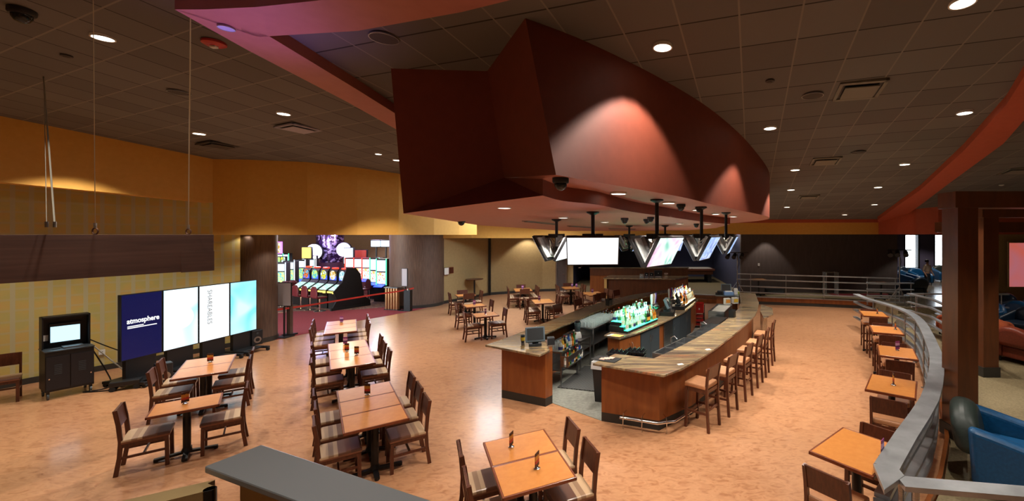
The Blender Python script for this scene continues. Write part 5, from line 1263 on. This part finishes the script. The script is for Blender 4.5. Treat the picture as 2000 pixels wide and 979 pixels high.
MB().cyl((0,0,1.6),(0,0,3.75),.72,seg=36).build('mosaic_cladding', M['mosaic'], cs, smooth=True); MB().cyl((0,0,0),(0,0,1.6),.70,seg=36).build('lower_cladding', mat('plum cladding',(70,36,48),.5), cs, smooth=True)
for k,(px,Y,t) in enumerate(((548,19.8,'left, below the white sign'),(563,20.2,'second from the left column'),(577,20.6,'third from the left column'))): SS.put(P2(px,Y), R(10), f'maroon casino stool at the left machines, {t}', 'stools at the left machines')
for k,(px,Y,t) in enumerate(((710,20.6,'pink lit, right of the end panel'),(722,21.4,'behind it by the tall machines'))): SS.put(P2(px,Y), R(150), f'maroon casino stool, {t}', 'stools by the tall machines')
for (x,y,z,c_,e) in ((-15,24.5,3.3,(.75,.55,1),220),(-18,24,2.8,(.6,.6,1),160),(-13.2,22,3.4,(1,.85,.7),140),(-11.8,17.2,3.2,(1,.85,.72),70),(-20,20,3.2,(.8,.7,1),120)):
    l = bpy.data.lights.new('casino_fill','POINT'); l.energy = e; l.color = c_; l.shadow_soft_size = .3; q = bpy.data.objects.new('casino_fill', l); C.objects.link(q); q.location = (x,y,z)  # unseen point lights added to brighten the casino interior

# ---------------------------------------------------------------- stage rail, stands and lounge
def rail_set(name, pts, zb, heights, w, lbl, posts, side=1, postr=.018, top_w=None):
    o = empty(name, (0,0,0), label=lbl, cat='railing')
    for k, h in enumerate(heights):
        ww = top_w if (k == 0 and top_w) else w
        MB().strip([(x,y,zb+h) for x,y in pts], ww, .045, side).build('rail', M['railsteel'], o)
    for x, y in posts:
        MB().cyl((x,y,zb),(x,y,zb+heights[0]-.02),postr,seg=10).build('post', M['steel'], o)
        MB().lathe([(.001,0),(.05,0),(.05,.012),(.001,.012)], c=(x,y,zb), seg=12).build('flange', M['steel'], o)
    return o
q = [xy(fl(1432,586,.35)), xy(fl(1486,583,.35)), xy(fl(1600,588,.35)), xy(fl(1757,596,.35))]
a0_, b0_ = Vector((5.15,20.15)), Vector((11.3,18.0))
fp = [(4.9,20.2),(5.9,19.85),(8.3,19.1),(11.35,18.05)]
rail_set('stage_rail', fp, .35, [1.08,.82,.50,.22], .09, 'four-bar brushed steel rail along the far stage platform', [(5.5,19.95),(7.0,19.45),(8.55,18.98),(10.2,18.42),(11.2,18.05)], side=1)
rail_set('stage_rail', [(9.7,17.6),(11.5,17.35)], .35, [.95,.68,.42,.16], .09, 'short second steel rail at the right end of the stage', [(9.75,17.6),(11.4,17.33)], side=1)
cap = [(2.25,3.95),(2.85,4.59),(3.78,5.56),(4.6,6.58),(5.05,7.2),(5.45,7.8),(6.63,9.79),(7.29,11.09),(7.59,12.08),(7.70,12.96),(7.72,14.2),(7.9,15.2)]
cr_ = smooth_curve(cap, 2)
rail_set('curved_rail', cr_, .1, [1.05,.78,.50,.24], .13, 'long curved rail of wide brushed steel bars beside the high tables', [cr_[i] for i in (1,3,5,7,9,11,13,15,17,19)], side=1, top_w=.2)
nr = [(2.22,3.62),(2.45,3.62),(3.4,3.47),(6.5,3.0)]
cc = empty('rail_corner', (0,0,0), label='mitred steel corner plate where the two rails meet, bottom right', cat='railing')
cq = [xy(fl(*p,1.155)) for p in ((1705,905),(1727,957),(1767,929),(1753,912))]
MB().prism(cq, 1.11, 1.155).build('corner_cap', M['railsteel'], cc, bevel=.004)
MB().prism([(x*1.0,y) for x,y in cq], .80, .84).build('lower_corner', M['railsteel'], cc)
MB().cyl((2.36,3.72,.1),(2.36,3.72,1.1),.025,seg=10).build('post', M['steel'], cc)
rail_set('lounge_rail', [(2.33,3.745),(3.38,3.58),(7,3.02)], .1, [1.05,.70], .17, 'straight steel rail running off at the lower right corner', [(2.42,3.62),(4.6,3.3)], side=1, postr=.03)
rail_set('ramp_rail', [(9.35,14.3),(9.35,13.2),(8.9,11.9),(8.3,10.4),(8.06,9.75)], .1, [1.2,.92,.64,.38], .1, 'four-bar steel rail of the ramp, seen left of the big post', [(9.3,13.9),(8.95,12.2),(8.3,10.4)], side=1)
rail_set('ramp_rail', [(9.4,14.3),(12.6,14.2)], .1, [1.2,.75], .08, 'steel rail crossing behind the big post', [(9.6,14.28),(12.4,14.2)], side=1)
# foreground capped wall close to the camera
fw = empty('balcony_rail', (0,0,0), label='blurred grey steel cap rail in the immediate foreground at bottom', cat='railing')
zf = 2.4
P4 = [(-1.6,1.8),(-.60,1.385),(-.2,1.21),(-.62,1.20),(-1.10,1.41),(-1.672,1.63)]
P4 = [(-1.6,1.8),(-.3,1.26),(-.3,1.045),(-1.12,1.41),(-1.672,1.63)]
MB().prism(P4, zf-.028, zf).build('cap', mat('balcony steel', (136,140,142), .4, metal=.15), fw, bevel=.006)
MB().prism([(-1.56,1.74),(-.3,1.21),(-.3,1.15),(-1.58,1.68)], 1.3, zf-.028).build('wall_panel', M['tanpaint'], fw)
MB().cyl((-1.62,1.60,2.27),(-1.62,1.60,2.33),.02,seg=10).build('knob', M['black'], fw)
sw = tag(MB().prism([(-1.66,1.66),(-1.60,1.60),(-2.25,1.15),(-2.35,1.22)], 1.3, 2.33).build('stair_wall', M['tanpaint'], None), 'tan side panel slanting down at the left end of the foreground rail', 'panel')
# timber frame posts and beams
tf = empty('timber_frame', (0,0,0), label='big dark brown post and beam frame, nearest, at the right', cat='timber frame')
def post(x0, x1, Y, zt, par, m2=M['barwood_dark'], dep=.34):
    X0 = (x0-CX)/F*Y; X1 = (x1-CX)/F*Y
    MB().box(X0,X1,Y,Y+dep,.1,zt).build('post', m2, par, bevel=.004); return X0, X1
X0, X1 = post(1871,1911,6.45,3.9,tf)
MB().box(X0-.06,14,6.42,6.80,3.71,3.96).build('beam', M['barwood_dark'], tf)
MB().box(X0-.02,X1+.02,6.43,6.82,.1,.3).build('plinth', M['plinth'], tf)
tf2 = empty('timber_frame', (0,0,0), label='second brown post and beam frame, behind the nearest post', cat='timber frame')
X0, X1 = post(1921,1951,9.4,3.8,tf2, M['barwood_dark'])
MB().box(X0-.05,14,9.37,9.76,3.68,3.86).build('beam', M['barwood_dark'], tf2)
MB().box(X0-.02,X1+.02,9.38,9.77,.1,.32).build('plinth', M['plinth'], tf2)
tb = tag(MB().box(9.0,15,12.3,12.6,3.36,3.66).build('cross_beam', M['barwood_dark'], None), 'lower dark cross beam seen between the two right-hand posts', 'beam')
ps = empty('projection_screen', (17.6,18.1,2.0), 0, 'large glowing pink screen on the right wall, cut by the frame edge', 'screen')
MB().box(-1.55,1.55,-.05,0,-1.0,.98).build('frame', M['tanpaint'], ps); MB().box(-1.5,1.5,-.06,-.05,-.95,.93).build('image', M['pink_screen'], ps)
# lighting stands
def light_tree(px, Y, h, lbl):
    X = (px-CX)/F*Y; o = empty('light_stand', (X,Y,.35), 0, lbl, 'light stand')
    MB().cyl((0,0,.1),(0,0,h),.022,seg=10).build('mast', M['steel'], o)
    for k in range(3):
        a = k*2.09+.4; MB().bar((0,0,.75),(math.cos(a)*.5,math.sin(a)*.5,.02),.025,.025).build('leg', M['steel'], o)
    MB().bar((-.5,0,h),(.5,0,h),.04,.04).build('crossbar', M['black'], o)
    for x in (-.4,-.1,.25):
        MB().cyl((x,0,h-.08),(x-.12,-.22,h-.22),.08,.10,seg=12).build('spotlight', M['black'], o)
    MB().tube([(0,.03,h-.1),(.1,.05,h-.5),(-.02,.03,h-.9),(.05,.03,.4)], .012, 5).build('cable', M['black'], o)
light_tree(1440,19.6,2.1,'steel tripod light stand behind the end station')
light_tree(1757,17.6,2.3,'tripod stand with black stage lights at the right end of stage')
# stage furniture
for (px,Y,t,dk) in ((1482,20.35,'on the stage left of the steel rail',0),(1722,19.0,'on the stage at right near the light stand',0)):
    X = (px-CX)/F*Y; PT[(.62,.76,.76)].put((X,Y+.05,.35), R(8), f'square orange-topped table {t}', 'tables on the stage')
ec = empty('equipment_case', (6.9,20.75,.35), 0, 'low black stage equipment on the platform beside the table', 'equipment'); MB().box(-.45,.45,-.15,.15,0,.28).build('case', M['black'], ec, bevel=.02); MB().box(-.4,.4,-.16,-.15,.05,.2).build('panel', M['greydark'], ec)
lc = empty('acrylic_lectern', (9.6,20.6,.35), 0, 'transparent acrylic lectern against the charcoal wall', 'lectern')
MB().box(-.3,-.28,-.2,.2,0,1.1).box(.28,.3,-.2,.2,0,1.1).build('side', M['acrylic'], lc); MB().box(-.32,.32,-.24,.22,1.08,1.1).build('top', M['acrylic'], lc)
mb = MB()
for x in (-.29,.29):
    for y in (-.2,.2): mb.cyl((x,y,0),(x,y,1.1),.012,seg=6)
mb.build('edge_rods', M['steel'], lc)
# armchairs
def armchair(leather, back=None):
    o = empty('armchair', label='x', cat='armchair'); back = back or leather
    MB().box(-.40,.42,-.34,.34,.12,.40).build('seat_base', leather, o, bevel=.04)
    MB().box(-.28,.45,-.31,.31,.38,.50).build('seat_cushion', leather, o, bevel=.05, seg=3)
    for s in (-1,1):
        pr = [(-.42,.10),(.46,.10),(.48,.50),(.40,.60),(.10,.66),(-.25,.74),(-.46,.78)]
        y0, y1 = (s*.34, s*.50)
        MB().add([(x,y,z) for y in (y0,y1) for x,z in pr], [tuple(range(7)),tuple(range(7,14))[::-1]]+[(i,(i+1)%7,(i+1)%7+7,i+7) for i in range(7)]).build('arm', leather, o, bevel=.07, seg=4)
    pr = [(-.36,.40),(-.44,.78),(-.50,.90)]
    mb = MB(); n = 9
    outer = [(math.cos(math.pi*i/(n-1))*.46, .42+ (math.sin(math.pi*i/(n-1))**.6)*.52) for i in range(n)]
    mb.add([(x-(z-.4)*.18,y,z) for x in (-.56,-.30) for y,z in outer], [tuple(range(n)),tuple(range(n,2*n))[::-1]]+[(i,(i+1)%n,(i+1)%n+n,i+n) for i in range(n)])
    mb.build('backrest', back, o, bevel=.11, seg=4, smooth=True)
    for x in (-.38,.38):
        for y in (-.38,.38): MB().cyl((x,y,0),(x,y,.12),.025,seg=8).build('leg', M['black'], o)
    return o
AB = Proto(armchair(M['blueleather'])); AG = Proto(armchair(M['blueleather'], M['greenleather'])); AR = Proto(armchair(M['brownleather'])); AO = Proto(armchair(M['orangefabric'])); AD = Proto(armchair(mat('navy leather',(16,34,52),.4)))
AG.put((4.85,5.25,.1), R(-40), 'big blue leather armchair with dark back, right foreground', None, scale=(1.15,1.1,1.05))
AR.put((9.75,10.4,.1), R(15), 'rust brown leather armchair at the right edge behind the posts', None)
for (px,Y,a,P_,t) in ((1915,11.2,200,AO,'orange patterned armchair partly hidden left of the second post'),(1948,12.2,-30,AO,'orange patterned armchair right of the second post'),(1872,13.0,160,AO,'orange patterned armchair behind the ramp rail'),
        (1966,14.2,190,AB,'blue leather armchair right beside the second post'),(1995,13.0,200,AD,'dark navy armchair with back to the camera at the right edge'),(1985,15.0,170,AB,'blue leather armchair farther back at the right edge'),(1940,16.2,180,AD,'dark armchair under the pink screen'),(1912,13.9,170,AB,'blue armchair seen between the two posts')):
    P_.put((( px-CX)/F*Y, Y, .1), R(a), t, None)
for (px,Y,a,P_,t) in ((1776,26.2,-70,AD,'navy armchair with green cushion under the left window'),(1798,24.9,-90,AB,'blue armchair left of the blurred person'),(1845,26.3,-100,AG,'blue armchair with green back under the right window'),(1776,23.5,-60,AB,'blue armchair closest behind the light stand'),(1779,20.2,100,AD,'dark blue armchair before the window row')):
    P_.put(((px-CX)/F*Y, Y, .35), R(a), t, None)
for (px,Y,t) in ((1893,11.9,'between the two right-hand posts'),(1850,14.0,'behind the ramp rail')):
    o = empty('lounge_table', ((px-CX)/F*Y, Y, .1), 0, f'small low lounge table {t}', 'table')
    MB().lathe([(.001,.5),(.34,.5),(.34,.53),(.001,.53)], seg=24).build('tabletop', M['steel'], o); MB().cyl((0,0,0),(0,0,.5),.035,seg=10).build('pedestal', M['black'], o); MB().lathe([(.001,0),(.2,0),(.2,.02),(.001,.02)], seg=18).build('base', M['black'], o)
# person walking through the lounge
def skin_body(name, verts, edges, radii, m_, parent, root=0, sub=1):
    me = bpy.data.meshes.new(name); me.from_pydata(verts, edges, []); o = bpy.data.objects.new(name, me); C.objects.link(o); o.parent = parent
    sk = o.modifiers.new('skin','SKIN'); o.modifiers.new('sub','SUBSURF').levels = sub; o.modifiers['sub'].render_levels = sub
    lay = me.skin_vertices[0].data if me.skin_vertices else None
    if lay is None: return o
    for i, r in enumerate(radii): lay[i].radius = (r, r); lay[i].use_root = (i == root)
    me.materials.append(m_)
    for mm in (sk,): mm.use_smooth_shade = True
    return o
pe = empty('person', ((1811-CX)/F*21.5, 21.5, .35), R(200), 'person in light brown top and dark trousers walking before the windows', 'person')
import bmesh
def sk(name, verts, edges, rad, m_, root=0):
    me = bpy.data.meshes.new(name); bm = bmesh.new()
    lay = bm.verts.layers.skin.verify(); vv = []
    for i, v in enumerate(verts):
        q = bm.verts.new(v); q[lay].radius = (rad[i] if isinstance(rad[i], tuple) else (rad[i], rad[i])); q[lay].use_root = (i == root); vv.append(q)
    for a, b in edges: bm.edges.new((vv[a], vv[b]))
    bm.to_mesh(me); bm.free(); me.materials.append(m_)
    o = bpy.data.objects.new(name, me); C.objects.link(o); o.parent = pe
    s1 = o.modifiers.new('skin','SKIN'); s1.use_smooth_shade = True; s2 = o.modifiers.new('sub','SUBSURF'); s2.levels = s2.render_levels = 2
    return o
SKN = mat('skin', (170,122,96), .5); TOP = mat('tan shirt', (150,128,110), .8); TRO = mat('dark trousers', (34,38,48), .8)
bv = [(0,0,.88),(0,0,1.08),(0,0,1.30),(0,0,1.40),(0,0,1.47),(0,.01,1.56),
      (.09,0,.84),(.10,.10,.47),(.10,-.02,.08),(.10,.12,.03),(-.09,0,.84),(-.10,-.06,.47),(-.10,-.24,.10),(-.10,-.14,.03),
      (.17,0,1.34),(.23,-.05,1.08),(.22,.10,.88),(.22,.14,.80),(-.17,0,1.34),(-.23,.04,1.08),(-.22,.16,.90),(-.22,.2,.83)]
be = [(0,1),(1,2),(2,3),(3,4),(4,5),(0,6),(6,7),(7,8),(8,9),(0,10),(10,11),(11,12),(12,13),(2,14),(14,15),(15,16),(16,17),(2,18),(18,19),(19,20),(20,21)]
brd = [.10,.09,.12,.05,.045,.075,.075,.052,.036,.034,.075,.052,.036,.034,.05,.035,.026,.03,.05,.035,.026,.03]
sk('body', bv, be, brd, SKN)
sk('trousers', [bv[0],(0,0,1.0),bv[6],bv[7],bv[8],bv[10],bv[11],bv[12]], [(0,1),(0,2),(2,3),(3,4),(0,5),(5,6),(6,7)], [.13,.12,.095,.07,.055,.095,.07,.055], TRO)
sk('shirt', [(0,0,.96),(0,0,1.15),(0,0,1.31),bv[14],bv[15],bv[18],bv[19]], [(0,1),(1,2),(2,3),(3,4),(2,5),(5,6)], [.13,.125,.14,.07,.052,.07,.052], TOP)
MB().lathe([(.001,.0),(.08,.03),(.092,.09),(.07,.15),(.001,.17)], c=(0,-.02,1.50), seg=16).build('hair', mat('brown hair', (52,38,30), .7), pe, smooth=True)

# unseen violet spot added to give the soffit corner its purple tint
spot('soffit_tint_spot', (-3.9,3.9,4.3), 26, 120, blend=.8, col=(.42,.25,1), tilt=(math.pi,0,0))

# unseen spots added to brighten the casino back wall and the entrance sign
spot('casino_fill_spot', (-17,30.5,3.6), 260, 150, col=(.82,.68,1))
spot('casino_fill_spot', (-12.5,31,3.6), 180, 150, col=(1,.82,.66))
spot('casino_fill_spot', (-11.6,12.6,3.26), 25, 140)
